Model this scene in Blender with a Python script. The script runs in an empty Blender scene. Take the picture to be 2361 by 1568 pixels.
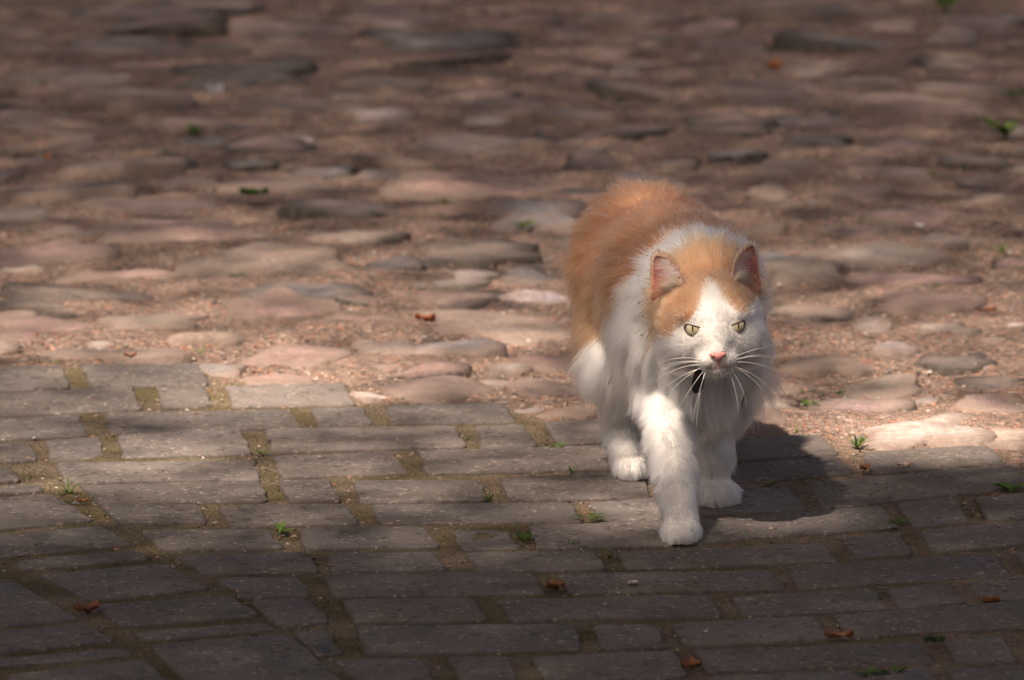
import bpy, bmesh, math, random
import numpy as np
from mathutils import Vector, Matrix, Quaternion
from mathutils.kdtree import KDTree

R = math.radians
random.seed(7)
rng = np.random.default_rng(11)
scene = bpy.context.scene
col = scene.collection

# ------------------------------------------------------------------ camera
CAM_Y, CAM_H, PITCH, FPX = -7.2, 1.36, R(9.3), 17200.0       # focal length in 2360-wide picture units
cam_data = bpy.data.cameras.new('camera')
cam = bpy.data.objects.new('camera', cam_data)
col.objects.link(cam)
cam.location = (0, CAM_Y, CAM_H)
cam.rotation_euler = (R(90) - PITCH, 0, 0)
cam_data.sensor_width = 36.0
cam_data.lens = 36.0 * FPX / 2360.0
cam_data.clip_start = 0.1
cam_data.clip_end = 2000
cam_data.dof.use_dof = True
cam_data.dof.focus_distance = 7.24
cam_data.dof.aperture_fstop = 10.5
cam_data.dof.aperture_blades = 9
scene.camera = cam

# ------------------------------------------------------------------ sun, sky, exposure
SUN = Vector((-0.30, -0.43, 0.85)).normalized()              # direction to the sun
sun_data = bpy.data.lights.new('sun', 'SUN')
sun_data.energy = 4.8
sun_data.angle = R(0.55)
sun_data.color = (1.0, 0.97, 0.94)
sun = bpy.data.objects.new('sun', sun_data)
sun.rotation_euler = SUN.to_track_quat('Z', 'Y').to_euler()
sun.location = SUN * 30
col.objects.link(sun)

world = bpy.data.worlds.new('World')
scene.world = world
world.use_nodes = True
wn = world.node_tree
sky = wn.nodes.new('ShaderNodeTexSky')
sky.sky_type = 'NISHITA'
sky.sun_disc = False
sky.sun_elevation = math.asin(SUN.z)
sky.sun_rotation = math.atan2(SUN.x, SUN.y)
sky.air_density = 0.6
sky.dust_density = 6.0
sky.ozone_density = 0.3
bg = wn.nodes['Background']
bg.inputs['Strength'].default_value = 0.052
wn.links.new(sky.outputs[0], bg.inputs[0])

vs = scene.view_settings
vs.view_transform = 'Standard'
vs.look = 'None'
vs.gamma = 1.0
vs.use_curve_mapping = False
vs.exposure = 1.25
vs.use_white_balance = True
vs.white_balance_temperature = 8200
vs.white_balance_tint = 18

cy = scene.cycles
cy.use_denoising = True
try:
    cy.denoiser = 'OPENIMAGEDENOISE'
except Exception:
    pass
cy.max_bounces = 10
cy.diffuse_bounces = 5
cy.glossy_bounces = 4
cy.transmission_bounces = 8
cy.sample_clamp_indirect = 6.0
scene.cycles_curves.shape = 'RIBBONS'
scene.cycles_curves.subdivisions = 2

# ------------------------------------------------------------------ helpers
CP, SP = math.cos(PITCH), math.sin(PITCH)

def ray(px, py):
    u, v = (px - 1180.0) / FPX, (py - 784.0) / FPX
    return Vector((u, CP - v * SP, -SP - v * CP))

def at(px, py, z=0.0):
    """ground point seen at a place of the photograph (2360 wide)"""
    d = ray(px, py)
    t = (z - CAM_H) / d.z
    return Vector((d.x * t, CAM_Y + d.y * t, z))

def deep(px, py, Y):
    """point seen at a place of the photograph, at world depth Y"""
    d = ray(px, py)
    t = (Y - CAM_Y) / d.y
    return Vector((d.x * t, Y, CAM_H + d.z * t))

def proj(x, y, z):
    """world -> photograph units (arrays allowed)"""
    dy, dz = y - CAM_Y, z - CAM_H
    depth = dy * CP - dz * SP
    return 1180 + FPX * x / depth, 784 - FPX * (dy * SP + dz * CP) / depth

def px_scale(Y):
    return FPX / (Y - CAM_Y)

def link(name, mesh, mat=None, parent=None):
    o = bpy.data.objects.new(name, mesh)
    col.objects.link(o)
    if mat is not None:
        if isinstance(mat, (list, tuple)):
            for m_ in mat: mesh.materials.append(m_)
        else:
            mesh.materials.append(mat)
    if parent is not None: o.parent = parent
    return o

def tag(o, label=None, cat=None, group=None, kind=None):
    if label: o['label'] = label
    if cat: o['category'] = cat
    if group: o['group'] = group
    if kind: o['kind'] = kind
    return o

def empty(name, loc):
    o = bpy.data.objects.new(name, None)
    o.empty_display_size = 0.02
    o.location = loc
    col.objects.link(o)
    return o

def mesh_from(name, verts, faces, smooth=False):
    me = bpy.data.meshes.new(name)
    me.from_pydata([tuple(v) for v in verts], [], faces)
    if smooth: me.polygons.foreach_set('use_smooth', [True] * len(me.polygons))
    me.update()
    return me

def mesh_arrays(name, V, F, smooth=False):
    """V (n,3), F (m,k) numpy arrays"""
    me = bpy.data.meshes.new(name)
    k = F.shape[1]
    me.vertices.add(len(V)); me.vertices.foreach_set('co', V.astype(np.float32).ravel())
    me.loops.add(F.size); me.loops.foreach_set('vertex_index', F.astype(np.int32).ravel())
    me.polygons.add(len(F))
    me.polygons.foreach_set('loop_start', np.arange(0, F.size, k, dtype=np.int32))
    me.update(calc_edges=True)
    me.validate()
    me.polygons.foreach_set('use_smooth', np.full(len(me.polygons), smooth))
    me.update()
    return me

def vnoise(x, y, z, freq, seed, n=7):
    """cheap smooth noise in about [-1,1]: a sum of waves in random directions"""
    r_ = np.random.default_rng(seed)
    out = 0
    for _ in range(n):
        d = r_.normal(size=3); d /= np.linalg.norm(d)
        k = freq * r_.uniform(0.6, 1.5)
        out = out + np.sin((x * d[0] + y * d[1] + z * d[2]) * k + r_.uniform(0, 6.28))
    return out / (n ** 0.5) * 0.7

# ------------------------------------------------------------------ materials
class NT:
    def __init__(s, name):
        s.m = bpy.data.materials.new(name); s.m.use_nodes = True
        s.t = s.m.node_tree; s.b = s.t.nodes['Principled BSDF']
        s.b.inputs['Specular IOR Level'].default_value = 0.25
    def n(s, typ, **kw):
        nd = s.t.nodes.new(typ)
        for k, v in kw.items(): setattr(nd, k, v)
        return nd
    def set(s, nd, **kw):
        for k, v in kw.items(): nd.inputs[k.replace('_', ' ')].default_value = v
        return nd
    def l(s, a, b): s.t.links.new(a, b)
    def coords(s, rand=True):
        tc = s.n('ShaderNodeTexCoord')
        if not rand: return tc.outputs['Object']
        oi = s.n('ShaderNodeObjectInfo')
        mul = s.n('ShaderNodeMath', operation='MULTIPLY'); mul.inputs[1].default_value = 37.0
        s.l(oi.outputs['Random'], mul.inputs[0])
        add = s.n('ShaderNodeVectorMath', operation='ADD')
        s.l(tc.outputs['Object'], add.inputs[0]); s.l(mul.outputs[0], add.inputs[1])
        return add.outputs[0]
    def noise(s, vec, scale, detail=4, rough=0.55):
        nd = s.n('ShaderNodeTexNoise'); nd.inputs['Scale'].default_value = scale
        nd.inputs['Detail'].default_value = detail; nd.inputs['Roughness'].default_value = rough
        s.l(vec, nd.inputs['Vector']); return nd.outputs['Fac']
    def voro(s, vec, scale, out='Color'):
        nd = s.n('ShaderNodeTexVoronoi'); nd.inputs['Scale'].default_value = scale
        s.l(vec, nd.inputs['Vector']); return nd.outputs[out]
    def ramp(s, fac, stops, interp='LINEAR'):
        nd = s.n('ShaderNodeValToRGB'); nd.color_ramp.interpolation = interp
        els = nd.color_ramp.elements
        while len(els) < len(stops): els.new(0.5)
        for e, (p, c) in zip(els, stops):
            e.position = p; e.color = (*c, 1) if len(c) == 3 else c
        s.l(fac, nd.inputs[0]); return nd.outputs['Color']
    def mix(s, fac, a, b, mode='MIX'):
        nd = s.n('ShaderNodeMix', data_type='RGBA', blend_type=mode)
        for sock, v in ((nd.inputs[0], fac), (nd.inputs[6], a), (nd.inputs[7], b)):
            if hasattr(v, 'links'): s.l(v, sock)
            elif isinstance(v, (tuple, list)): sock.default_value = (*v, 1) if len(v) == 3 else v
            else: sock.default_value = v
        return nd.outputs[2]
    def sep(s, c, ch='Red'):
        nd = s.n('ShaderNodeSeparateColor'); s.l(c, nd.inputs[0]); return nd.outputs[ch]
    def bump(s, h, strength, dist, prev=None):
        nd = s.n('ShaderNodeBump'); nd.inputs['Strength'].default_value = strength
        nd.inputs['Distance'].default_value = dist
        s.l(h, nd.inputs['Height'])
        if prev is not None: s.l(prev, nd.inputs['Normal'])
        return nd.outputs['Normal']
    def out(s, colr=None, rough=None, normal=None):
        for v, k in ((colr, 'Base Color'), (rough, 'Roughness'), (normal, 'Normal')):
            if v is None: continue
            if hasattr(v, 'links'): s.l(v, s.b.inputs[k])
            elif isinstance(v, (tuple, list)): s.b.inputs[k].default_value = (*v, 1)
            else: s.b.inputs[k].default_value = v
        return s.m

def mat_paver():
    s = NT('concrete_paver')
    v = s.coords()
    oi = s.n('ShaderNodeObjectInfo')
    big = s.noise(v, 9, 3)
    base = s.ramp(big, [(0.3, (0.122, 0.108, 0.102)), (0.7, (0.170, 0.151, 0.142))])
    base = s.mix(0.75, base, oi.outputs['Color'], 'MULTIPLY')
    fine = s.noise(v, 420, 3, 0.7)
    fr = s.ramp(fine, [(0.30, (0.55, 0.55, 0.55)), (0.5, (1, 1, 1)), (0.74, (1.5, 1.45, 1.4))])
    base = s.mix(0.8, base, fr, 'MULTIPLY')
    cell = s.sep(s.voro(v, 230), 'Red')
    pale = s.ramp(cell, [(0.90, (0, 0, 0)), (0.93, (1, 1, 1))])
    nz = s.noise(v, 300, 2)
    base = s.mix(s.sep(s.mix(1.0, pale, s.ramp(nz, [(0.42, (0, 0, 0)), (0.62, (1, 1, 1))]), 'MULTIPLY')), base, (0.36, 0.31, 0.27))
    dark = s.ramp(s.sep(s.voro(v, 160), 'Green'), [(0.93, (0, 0, 0)), (0.95, (1, 1, 1))])
    base = s.mix(s.sep(s.mix(1.0, dark, (0.6, 0.6, 0.6), 'MULTIPLY')), base, (0.05, 0.045, 0.045))
    stain = s.ramp(s.noise(v, 17, 6, 0.7), [(0.50, (1, 1, 1)), (0.62, (0.80, 0.78, 0.74)), (0.74, (1.12, 1.08, 1.0))])
    base = s.mix(0.8, base, stain, 'MULTIPLY')
    # dark dirt on sides and rim, painted deeper to stand in for joint shade
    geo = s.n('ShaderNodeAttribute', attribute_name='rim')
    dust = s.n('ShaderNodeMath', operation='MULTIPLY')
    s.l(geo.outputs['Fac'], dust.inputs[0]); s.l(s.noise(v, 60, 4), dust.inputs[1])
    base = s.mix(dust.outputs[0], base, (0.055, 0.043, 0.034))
    nrm = s.bump(fine, 0.55, 0.0015)
    nrm = s.bump(s.noise(v, 45, 3), 0.35, 0.003, nrm)
    return s.out(base, 0.82, nrm)

def mat_cobble():
    s = NT('field_stone')
    v = s.coords()
    oi = s.n('ShaderNodeObjectInfo')
    big = s.ramp(s.noise(v, 14, 5, 0.6), [(0.28, (0.62, 0.60, 0.58)), (0.72, (1.35, 1.32, 1.30))])
    base = s.mix(1.0, oi.outputs['Color'], big, 'MULTIPLY')
    fine = s.noise(v, 330, 4, 0.7)
    base = s.mix(0.75, base, s.ramp(fine, [(0.3, (0.55, 0.55, 0.55)), (0.7, (1.5, 1.45, 1.4))]), 'MULTIPLY')
    grain = s.voro(v, 190)
    base = s.mix(0.35, base, s.mix(1.0, base, s.ramp(s.sep(grain), [(0, (0.4, 0.4, 0.4)), (1, (1.9, 1.8, 1.75))]), 'MULTIPLY'))
    dust = s.ramp(s.noise(v, 20, 7, 0.7), [(0.39, (0, 0, 0)), (0.62, (0.8, 0.8, 0.8))])
    base = s.mix(s.sep(dust), base, (0.235, 0.176, 0.150))
    rim = s.n('ShaderNodeAttribute', attribute_name='rim')
    rm = s.n('ShaderNodeMath', operation='MULTIPLY'); s.l(rim.outputs['Fac'], rm.inputs[0])
    s.l(s.noise(v, 120, 4), rm.inputs[1])
    rm2 = s.n('ShaderNodeMath', operation='MULTIPLY'); rm2.use_clamp = True; rm2.inputs[1].default_value = 1.8
    s.l(rm.outputs[0], rm2.inputs[0])
    pickr = s.ramp(oi.outputs['Random'], [(0.0, (0.045, 0.036, 0.030)), (0.22, (0.06, 0.048, 0.038)), (0.34, (0.205, 0.152, 0.128)), (1.0, (0.215, 0.160, 0.134))])
    base = s.mix(rm2.outputs[0], base, pickr)
    nrm = s.bump(fine, 0.6, 0.002)
    nrm = s.bump(s.noise(v, 55, 5, 0.6), 0.7, 0.006, nrm)
    return s.out(base, 0.72, nrm)

def mat_ground():
    s = NT('sandy_ground')
    v = s.coords(rand=False)
    big = s.noise(v, 5, 5, 0.6)
    base = s.ramp(big, [(0.3, (0.215, 0.160, 0.136)), (0.7, (0.31, 0.232, 0.198))])
    g = s.voro(v, 240)
    hue = s.ramp(s.sep(g, 'Red'), [(0.0, (0.42, 0.40, 0.38)), (0.35, (0.9, 0.88, 0.85)), (0.72, (1.15, 1.0, 0.9)), (0.86, (1.45, 0.8, 0.55)), (0.94, (1.9, 1.8, 1.7))], 'CONSTANT')
    base = s.mix(0.85, base, hue, 'MULTIPLY')
    fine = s.noise(v, 600, 3, 0.7)
    base = s.mix(0.6, base, s.ramp(fine, [(0.3, (0.5, 0.5, 0.5)), (0.7, (1.4, 1.4, 1.4))]), 'MULTIPLY')
    joint = s.n('ShaderNodeAttribute', attribute_name='joint')
    moss = s.ramp(s.noise(v, 11, 4), [(0.38, (0.160, 0.125, 0.090)), (0.56, (0.105, 0.082, 0.042)), (0.72, (0.075, 0.066, 0.028))])
    moss = s.mix(0.8, moss, s.ramp(s.noise(v, 350, 3, 0.75), [(0.3, (0.45, 0.45, 0.45)), (0.7, (1.6, 1.55, 1.5))]), 'MULTIPLY')
    base = s.mix(joint.outputs['Fac'], base, moss)
    h = s.voro(v, 240, 'Distance')
    nrm = s.bump(h, 0.9, 0.004)
    nrm = s.bump(s.noise(v, 90, 5), 0.8, 0.006, nrm)
    return s.out(base, 0.9, nrm)

def mat_attr(name, attr='col', rough=0.8, spec=0.25, noise_scale=200):
    s = NT(name)
    a = s.n('ShaderNodeAttribute', attribute_name=attr)
    v = s.coords(rand=False)
    base = s.mix(0.5, a.outputs['Color'], s.ramp(s.noise(v, noise_scale, 3), [(0.3, (0.6, 0.6, 0.6)), (0.7, (1.4, 1.4, 1.4))]), 'MULTIPLY')
    s.b.inputs['Specular IOR Level'].default_value = spec
    return s.out(base, rough)

def mat_objcolor(name, rough=0.6, trans=0.0):
    s = NT(name)
    oi = s.n('ShaderNodeObjectInfo')
    v = s.coords()
    base = s.mix(0.8, oi.outputs['Color'], s.ramp(s.noise(v, 160, 4), [(0.3, (0.6, 0.6, 0.6)), (0.7, (1.4, 1.4, 1.4))]), 'MULTIPLY')
    s.out(base, rough)
    if trans:
        tr = s.n('ShaderNodeBsdfTranslucent'); mx = s.n('ShaderNodeMixShader'); mx.inputs[0].default_value = trans
        s.l(base, tr.inputs[0]); s.l(s.b.outputs[0], mx.inputs[1]); s.l(tr.outputs[0], mx.inputs[2])
        s.l(mx.outputs[0], s.t.nodes['Material Output'].inputs['Surface'])
    return s.m

def mat_plain(name, c, rough=0.6, spec=0.3, sss=0.0, nz=300, amt=0.25, bumpd=0.0):
    s = NT(name)
    v = s.coords(rand=False)
    nn = s.noise(v, nz, 3)
    base = s.mix(1.0, c, s.ramp(nn, [(0.3, (1 - amt,) * 3), (0.7, (1 + amt,) * 3)]), 'MULTIPLY')
    s.b.inputs['Specular IOR Level'].default_value = spec
    if sss:
        s.b.inputs['Subsurface Weight'].default_value = sss
        s.b.inputs['Subsurface Radius'].default_value = (0.004, 0.0015, 0.001)
        s.b.inputs['Subsurface Scale'].default_value = 1.0
    return s.out(base, rough, s.bump(nn, 0.4, bumpd) if bumpd else None)

def mat_fur():
    m = bpy.data.materials.new('cat_fur'); m.use_nodes = True
    t = m.node_tree; t.nodes.remove(t.nodes['Principled BSDF'])
    h = t.nodes.new('ShaderNodeBsdfHairPrincipled')
    try: h.model = 'CHIANG'
    except Exception: pass
    h.parametrization = 'COLOR'
    a = t.nodes.new('ShaderNodeAttribute'); a.attribute_name = 'hair_color'
    t.links.new(a.outputs['Color'], h.inputs['Color'])
    h.inputs['Roughness'].default_value = 0.45
    h.inputs['Radial Roughness'].default_value = 0.6
    h.inputs['Coat'].default_value = 0.0
    h.inputs['IOR'].default_value = 1.45
    t.links.new(h.outputs[0], t.nodes['Material Output'].inputs['Surface'])
    return m

M_PAVER, M_COBBLE, M_GROUND = mat_paver(), mat_cobble(), mat_ground()
M_GRIT = mat_attr('grit')
M_LEAF = mat_objcolor('leaf', 0.55, 0.35)
M_DRY = mat_objcolor('dry_leaf', 0.75, 0.15)
M_FUR = mat_fur()
M_SKIN = mat_attr('cat_coat_skin', 'hair_color', 0.9, 0.1)

# ------------------------------------------------------------------ paving laid out
# every paver: four corners (far left, far right, near right, near left) read off the photograph, tile origin then corners
TA, TB, TC = (0.0, 786.7), (708.0, 786.7), (1494.7, 786.7)
PAVERS = [
 (TA, [(-120,124),(290,110),(335,210),(-90,240)]), (TA, [(375,100),(935,95),(975,200),(415,208)]),
 (TA, [(-160,248),(620,212),(660,318),(-130,352)]), (TA, [(715,212),(945,205),(990,300),(745,312)]), (TA, [(1040,205),(1590,190),(1655,290),(1065,302)]),
 (TA, [(-150,360),(375,335),(415,435),(-130,462)]), (TA, [(470,325),(1350,310),(1405,395),(500,425)]), (TA, [(1430,306),(1686,302),(1736,386),(1475,395)]),
 (TA, [(-300,478),(150,455),(175,552),(-280,576)]), (TA, [(205,450),(465,435),(500,540),(220,552)]), (TA, [(540,430),(1120,405),(1170,520),(560,540)]), (TA, [(1215,402),(2111,390),(2166,488),(1255,510)]),
 (TA, [(-240,600),(30,575),(110,650),(-200,668)]), (TA, [(250,557),(1180,543),(1215,640),(290,655)]), (TA, [(1250,518),(1821,502),(1901,610),(1290,630)]),
 (TA, [(-250,684),(185,658),(215,690),(-250,722)]), (TA, [(370,662),(1210,647),(1245,743),(445,748)]), (TA, [(1285,640),(1536,636),(1586,738),(1325,743)]),
 (TA, [(-300,738),(250,700),(440,828),(-300,902)]), (TA, [(455,756),(920,754),(975,840),(555,850)]), (TA, [(1005,758),(1601,750),(1676,843),(1055,850)]),
 (TA, [(-300,918),(480,848),(620,943),(-300,1024)]), (TA, [(635,866),(1245,858),(1320,958),(745,970)]), (TA, [(1375,865),(1971,858),(2046,955),(1405,965)]),
 (TA, [(70,1010),(640,962),(712,1008),(90,1062)]), (TA, [(810,985),(1430,973),(1495,1066),(935,1082)]), (TA, [(1490,973),(2011,968),(2076,1060),(1540,1068)]),
 (TA, [(165,1078),(765,1022),(985,1148),(405,1205)]), (TA, [(985,1092),(1390,1080),(1445,1176),(1110,1185)]), (TA, [(1485,1080),(2466,1070),(2531,1170),(1540,1185)]),
 (TA, [(-300,1120),(55,1098),(380,1282),(-300,1345)]), (TA, [(425,1218),(1080,1172),(1210,1268),(560,1322)]), (TA, [(1150,1197),(1430,1187),(1540,1302),(1290,1318)]), (TB, [(150,1195),(770,1186),(845,1292),(215,1302)]),
 (TA, [(-300,1360),(400,1302),(555,1388),(-300,1462)]), (TA, [(605,1340),(1230,1292),(1290,1330),(655,1384)]), (TA, [(1350,1340),(1515,1330),(1600,1440),(1455,1452)]), (TB, [(212,1316),(1230,1308),(1285,1428),(262,1450)]),
 (TA, [(-300,1490),(560,1415),(635,1452),(-300,1532)]), (TA, [(690,1402),(1345,1350),(1640,1610),(935,1660)]), (TA, [(20,1545),(665,1476),(880,1640),(60,1700)]), (TB, [(105,1466),(540,1460),(640,1620),(270,1625)]), (TB, [(640,1460),(940,1456),(1010,1600),(720,1610)]),
 (TA, [(-320,1560),(-20,1545),(20,1680),(-320,1700)]),
 # middle
 (TB, [(360,291),(915,281),(975,375),(385,385)]), (TB, [(775,386),(1005,380),(1080,485),(800,490)]), (TB, [(1090,372),(1520,352),(1580,458),(1150,480)]),
 (TB, [(500,502),(1420,478),(1470,590),(555,613)]), (TB, [(1510,470),(1860,450),(1900,560),(1560,585)]),
 (TB, [(200,636),(800,634),(845,737),(242,745)]), (TB, [(885,632),(1560,597),(1600,722),(935,737)]), (TB, [(1640,592),(1925,578),(1960,690),(1690,712)]),
 (TB, [(285,755),(1225,742),(1290,836),(330,846)]), (TB, [(1290,745),(2234,665),(2318,776),(1355,836)]),
 (TB, [(655,866),(920,862),(1000,955),(715,965)]), (TB, [(1010,852),(1650,826),(1705,945),(1065,958)]), (TC, [(125,832),(1080,757),(1175,862),(165,938)]),
 (TB, [(735,972),(1330,965),(1395,1062),(775,1066)]), (TC, [(-159,966),(820,922),(890,1012),(-110,1052)]), (TC, [(880,907),(1150,877),(1235,985),(950,1002)]), (TC, [(1240,872),(1860,808),(1940,918),(1300,982)]),
 (TB, [(1150,1070),(2149,1054),(2225,1150),(1200,1170)]), (TC, [(630,1045),(1600,968),(1690,1072),(690,1150)]), (TC, [(1680,962),(2000,930),(2080,1030),(1760,1066)]),
 (TB, [(870,1190),(1870,1168),(1935,1268),(930,1296)]), (TC, [(370,1180),(1050,1140),(1120,1242),(435,1272)]), (TC, [(1090,1140),(1390,1108),(1480,1207),(1160,1240)]), (TC, [(1470,1102),(2080,1045),(2160,1160),(1540,1205)]),
 (TB, [(1305,1310),(1605,1303),(1690,1412),(1365,1430)]), (TC, [(95,1300),(770,1266),(860,1372),(170,1407)]), (TC, [(840,1264),(1800,1195),(1890,1310),(935,1372)]),
 (TB, [(1025,1458),(1705,1428),(1780,1550),(1110,1590)]), (TC, [(195,1422),(1270,1382),(1345,1490),(265,1535)]), (TC, [(1350,1377),(1640,1355),(1720,1482),(1420,1496)]), (TC, [(1720,1352),(2100,1318),(2180,1430),(1800,1470)]),
 (TC, [(270,1550),(1300,1506),(1400,1640),(330,1690)]), (TC, [(1370,1512),(2000,1470),(2100,1600),(1460,1645)]), (TB, [(1150,1605),(1760,1568),(1850,1690),(1230,1730)]),
 # row behind the legs and to the right
 (TC, [(250,462),(790,426),(890,520),(300,556)]), (TC, [(980,507),(1570,472),(1660,566),(1030,612)]),
 (TC, [(330,570),(875,526),(960,612),(395,656)]), (TC, [(725,647),(1690,572),(1790,668),(790,768)]),
 (TC, [(1135,742),(1420,717),(1495,832),(1210,860)]), (TC, [(1500,722),(2100,672),(2180,782),(1565,830)]),
]
TS = 1.579 / 0.78667
def tile_pt(o, p): return at(o[0] + p[0] / TS, o[1] + p[1] / TS)

EDGE_PX = [(-900, 880), (-300, 850), (0, 838), (490, 832), (500, 858), (815, 880), (830, 915), (1180, 928), (1250, 960), (1700, 996), (1930, 996), (1960, 1020), (2290, 1018), (2360, 1085), (2600, 1240), (3100, 1500)]
EDGE = [at(*p) for p in EDGE_PX]
EX = np.array([p.x for p in EDGE]); EY = np.array([p.y for p in EDGE])
def edge_y(x): return np.interp(x, EX, EY)

def stone_sheet(quad, inset, rad, thick, tilt, wob, nseg=3):
    """a paver with rounded plan corners and a soft top arris, from four ground points; returns bm in local coords + centre"""
    c = sum(quad, Vector((0, 0, 0))) / 4
    q = [p - c for p in quad]
    n = 4
    def ring(ins, z):
        out = []
        for i in range(n):
            p, a, b = q[i], q[i - 1], q[(i + 1) % n]
            da, db = (a - p), (b - p)
            la, lb = da.length, db.length
            da.normalize(); db.normalize()
            s_ = max(0.35, math.sin(da.angle(db)))
            base = p + (da + db) * (ins / s_)
            r = min(rad, 0.4 * min(la, lb)) + ins * 0.2
            P0, P2 = base + da * r, base + db * r
            for k in range(nseg + 1):
                t = k / nseg
                out.append(P0 * (1 - t) ** 2 + base * (2 * t * (1 - t)) + P2 * t * t)
        # mid points on long edges for a slightly worn outline
        res = []
        m_ = len(out)
        for i in range(m_):
            p, nx = out[i], out[(i + 1) % m_]
            res.append(p)
            if i % (nseg + 1) == nseg:
                for k in range(1, 4): res.append(p.lerp(nx, k / 4))
        return [Vector((v.x, v.y, z)) for v in res]
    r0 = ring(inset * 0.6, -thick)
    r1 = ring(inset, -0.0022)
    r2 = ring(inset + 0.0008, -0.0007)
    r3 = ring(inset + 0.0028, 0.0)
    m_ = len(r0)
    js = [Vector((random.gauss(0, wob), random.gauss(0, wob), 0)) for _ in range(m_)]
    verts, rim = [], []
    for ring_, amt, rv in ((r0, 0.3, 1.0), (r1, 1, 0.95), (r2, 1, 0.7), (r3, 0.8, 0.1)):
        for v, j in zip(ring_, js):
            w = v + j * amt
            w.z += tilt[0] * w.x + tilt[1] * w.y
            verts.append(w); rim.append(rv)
    faces = []
    for k in range(3):
        for i in range(m_):
            a, b = k * m_ + i, k * m_ + (i + 1) % m_
            faces.append((a, b, b + m_, a + m_))
    faces.append(tuple(range(3 * m_, 4 * m_)))
    # corner order far-left, far-right, near-right, near-left is clockwise from above: flip
    faces = [tuple(reversed(f)) for f in faces]
    return c, verts, faces, rim

paving = empty('paved_walk', (0, 0, 0)); tag(paving, kind='structure')
traced = []
def lay_paver(quad, z=0.0):
    tilt = (random.gauss(0, 0.004), random.gauss(0, 0.006))
    c, v, f, rim = stone_sheet(quad, 0.0010, 0.010, 0.055, tilt, 0.0011)
    me = mesh_from('paver', v, f, True)
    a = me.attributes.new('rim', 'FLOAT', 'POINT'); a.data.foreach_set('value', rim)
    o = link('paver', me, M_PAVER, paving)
    o.location = (c.x, c.y, z + random.gauss(0, 0.0006))
    g = random.uniform(0.80, 1.18); w = random.uniform(-0.02, 0.03)
    o.color = (g + w, g, g - w * 0.6, 1)
    return o
for org, cs in PAVERS:
    q = [tile_pt(org, c) for c in cs]
    traced.append(q); lay_paver(q)

def in_quad(p, q):
    s_ = 0
    for i in range(4):
        a, b = q[i], q[(i + 1) % 4]
        cr = (b.x - a.x) * (p.y - a.y) - (b.y - a.y) * (p.x - a.x)
        if cr > 0: s_ += 1
    return s_ in (0, 4)

th = R(10); ux = Vector((math.cos(th), math.sin(th), 0)); uy = Vector((-math.sin(th), math.cos(th), 0))
extra = 0
rr = random.Random(3)
for j in range(-14, 6):
    s_ = -1.6 + rr.random() * 0.1
    while s_ < 1.8 and extra < 190:
        L = rr.choice((0.20, 0.20, 0.135, 0.135, 0.065))
        o_ = ux * s_ + uy * (j * 0.146)
        q = [o_ + uy * 0.14, o_ + ux * L + uy * 0.14, o_ + ux * L, o_]
        s_ += L + 0.018
        pts = q + [sum(q, Vector()) / 4] + [(q[i] + q[(i + 1) % 4]) / 2 for i in range(4)]
        if any(p.y > edge_y(p.x) - 0.015 for p in q): continue
        if any(abs(p.x) > 1.05 or p.y < -1.35 for p in q): continue
        bad = False
        for p in pts:
            X, Y = proj(p.x, p.y, 0)
            if -12 < X < 2372 and Y < 1582: bad = True; break
            if any(in_quad(p, t) for t in traced): bad = True; break
        if not bad:
            for t in traced:
                if any(in_quad(p, q) for p in t + [sum(t, Vector()) / 4]): bad = True; break
        if bad: continue
        lay_paver(q); extra += 1

# ------------------------------------------------------------------ ground sheet
def axis(lo, hi, fine, far):
    a = list(np.arange(lo, hi + 1e-6, fine))
    step, v = fine, hi
    up = []
    while v < far: step *= 1.6; v += step; up.append(v)
    step, v = fine, lo
    dn = []
    while v > -far: step *= 1.6; v -= step; dn.append(v)
    return np.array(dn[::-1] + a + up)
gx, gy = axis(-1.15, 1.15, 0.013, 600), axis(-1.2, 5.2, 0.02, 600)
GX, GY = np.meshgrid(gx, gy)
cob = GY > edge_y(GX)
near = np.exp(-np.maximum(0, np.maximum(np.abs(GX) - 1.3, np.abs(GY - 2) - 3.4)) * 1.5)
GZ = -0.0027 + near * (np.where(cob, 0.0062, 0.0010) * vnoise(GX, GY, 0 * GX, 26, 1) + np.where(cob, 0.002, 0.0012) * vnoise(GX, GY, 0 * GX, 130, 2))
GZ = GZ + np.where(cob, 0.0, 0)
ny, nx = GX.shape
idx = np.arange(nx * ny).reshape(ny, nx)
F = np.stack([idx[:-1, :-1], idx[:-1, 1:], idx[1:, 1:], idx[1:, :-1]], -1).reshape(-1, 4)
gm = mesh_arrays('ground', np.stack([GX, GY, GZ], -1).reshape(-1, 3), F, True)
ja = gm.attributes.new('joint', 'FLOAT', 'POINT')
jv = np.clip((edge_y(GX) - GY) / 0.06 + 0.1, 0, 1) * np.clip(0.98 - (GX + 0.1) * 0.7 + 0.30 * vnoise(GX, GY, 0 * GX, 9, 5), 0.45, 1.0)
ja.data.foreach_set('value', jv.astype(np.float32).ravel())
ground = tag(link('ground', gm, M_GROUND), kind='structure')

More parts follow.
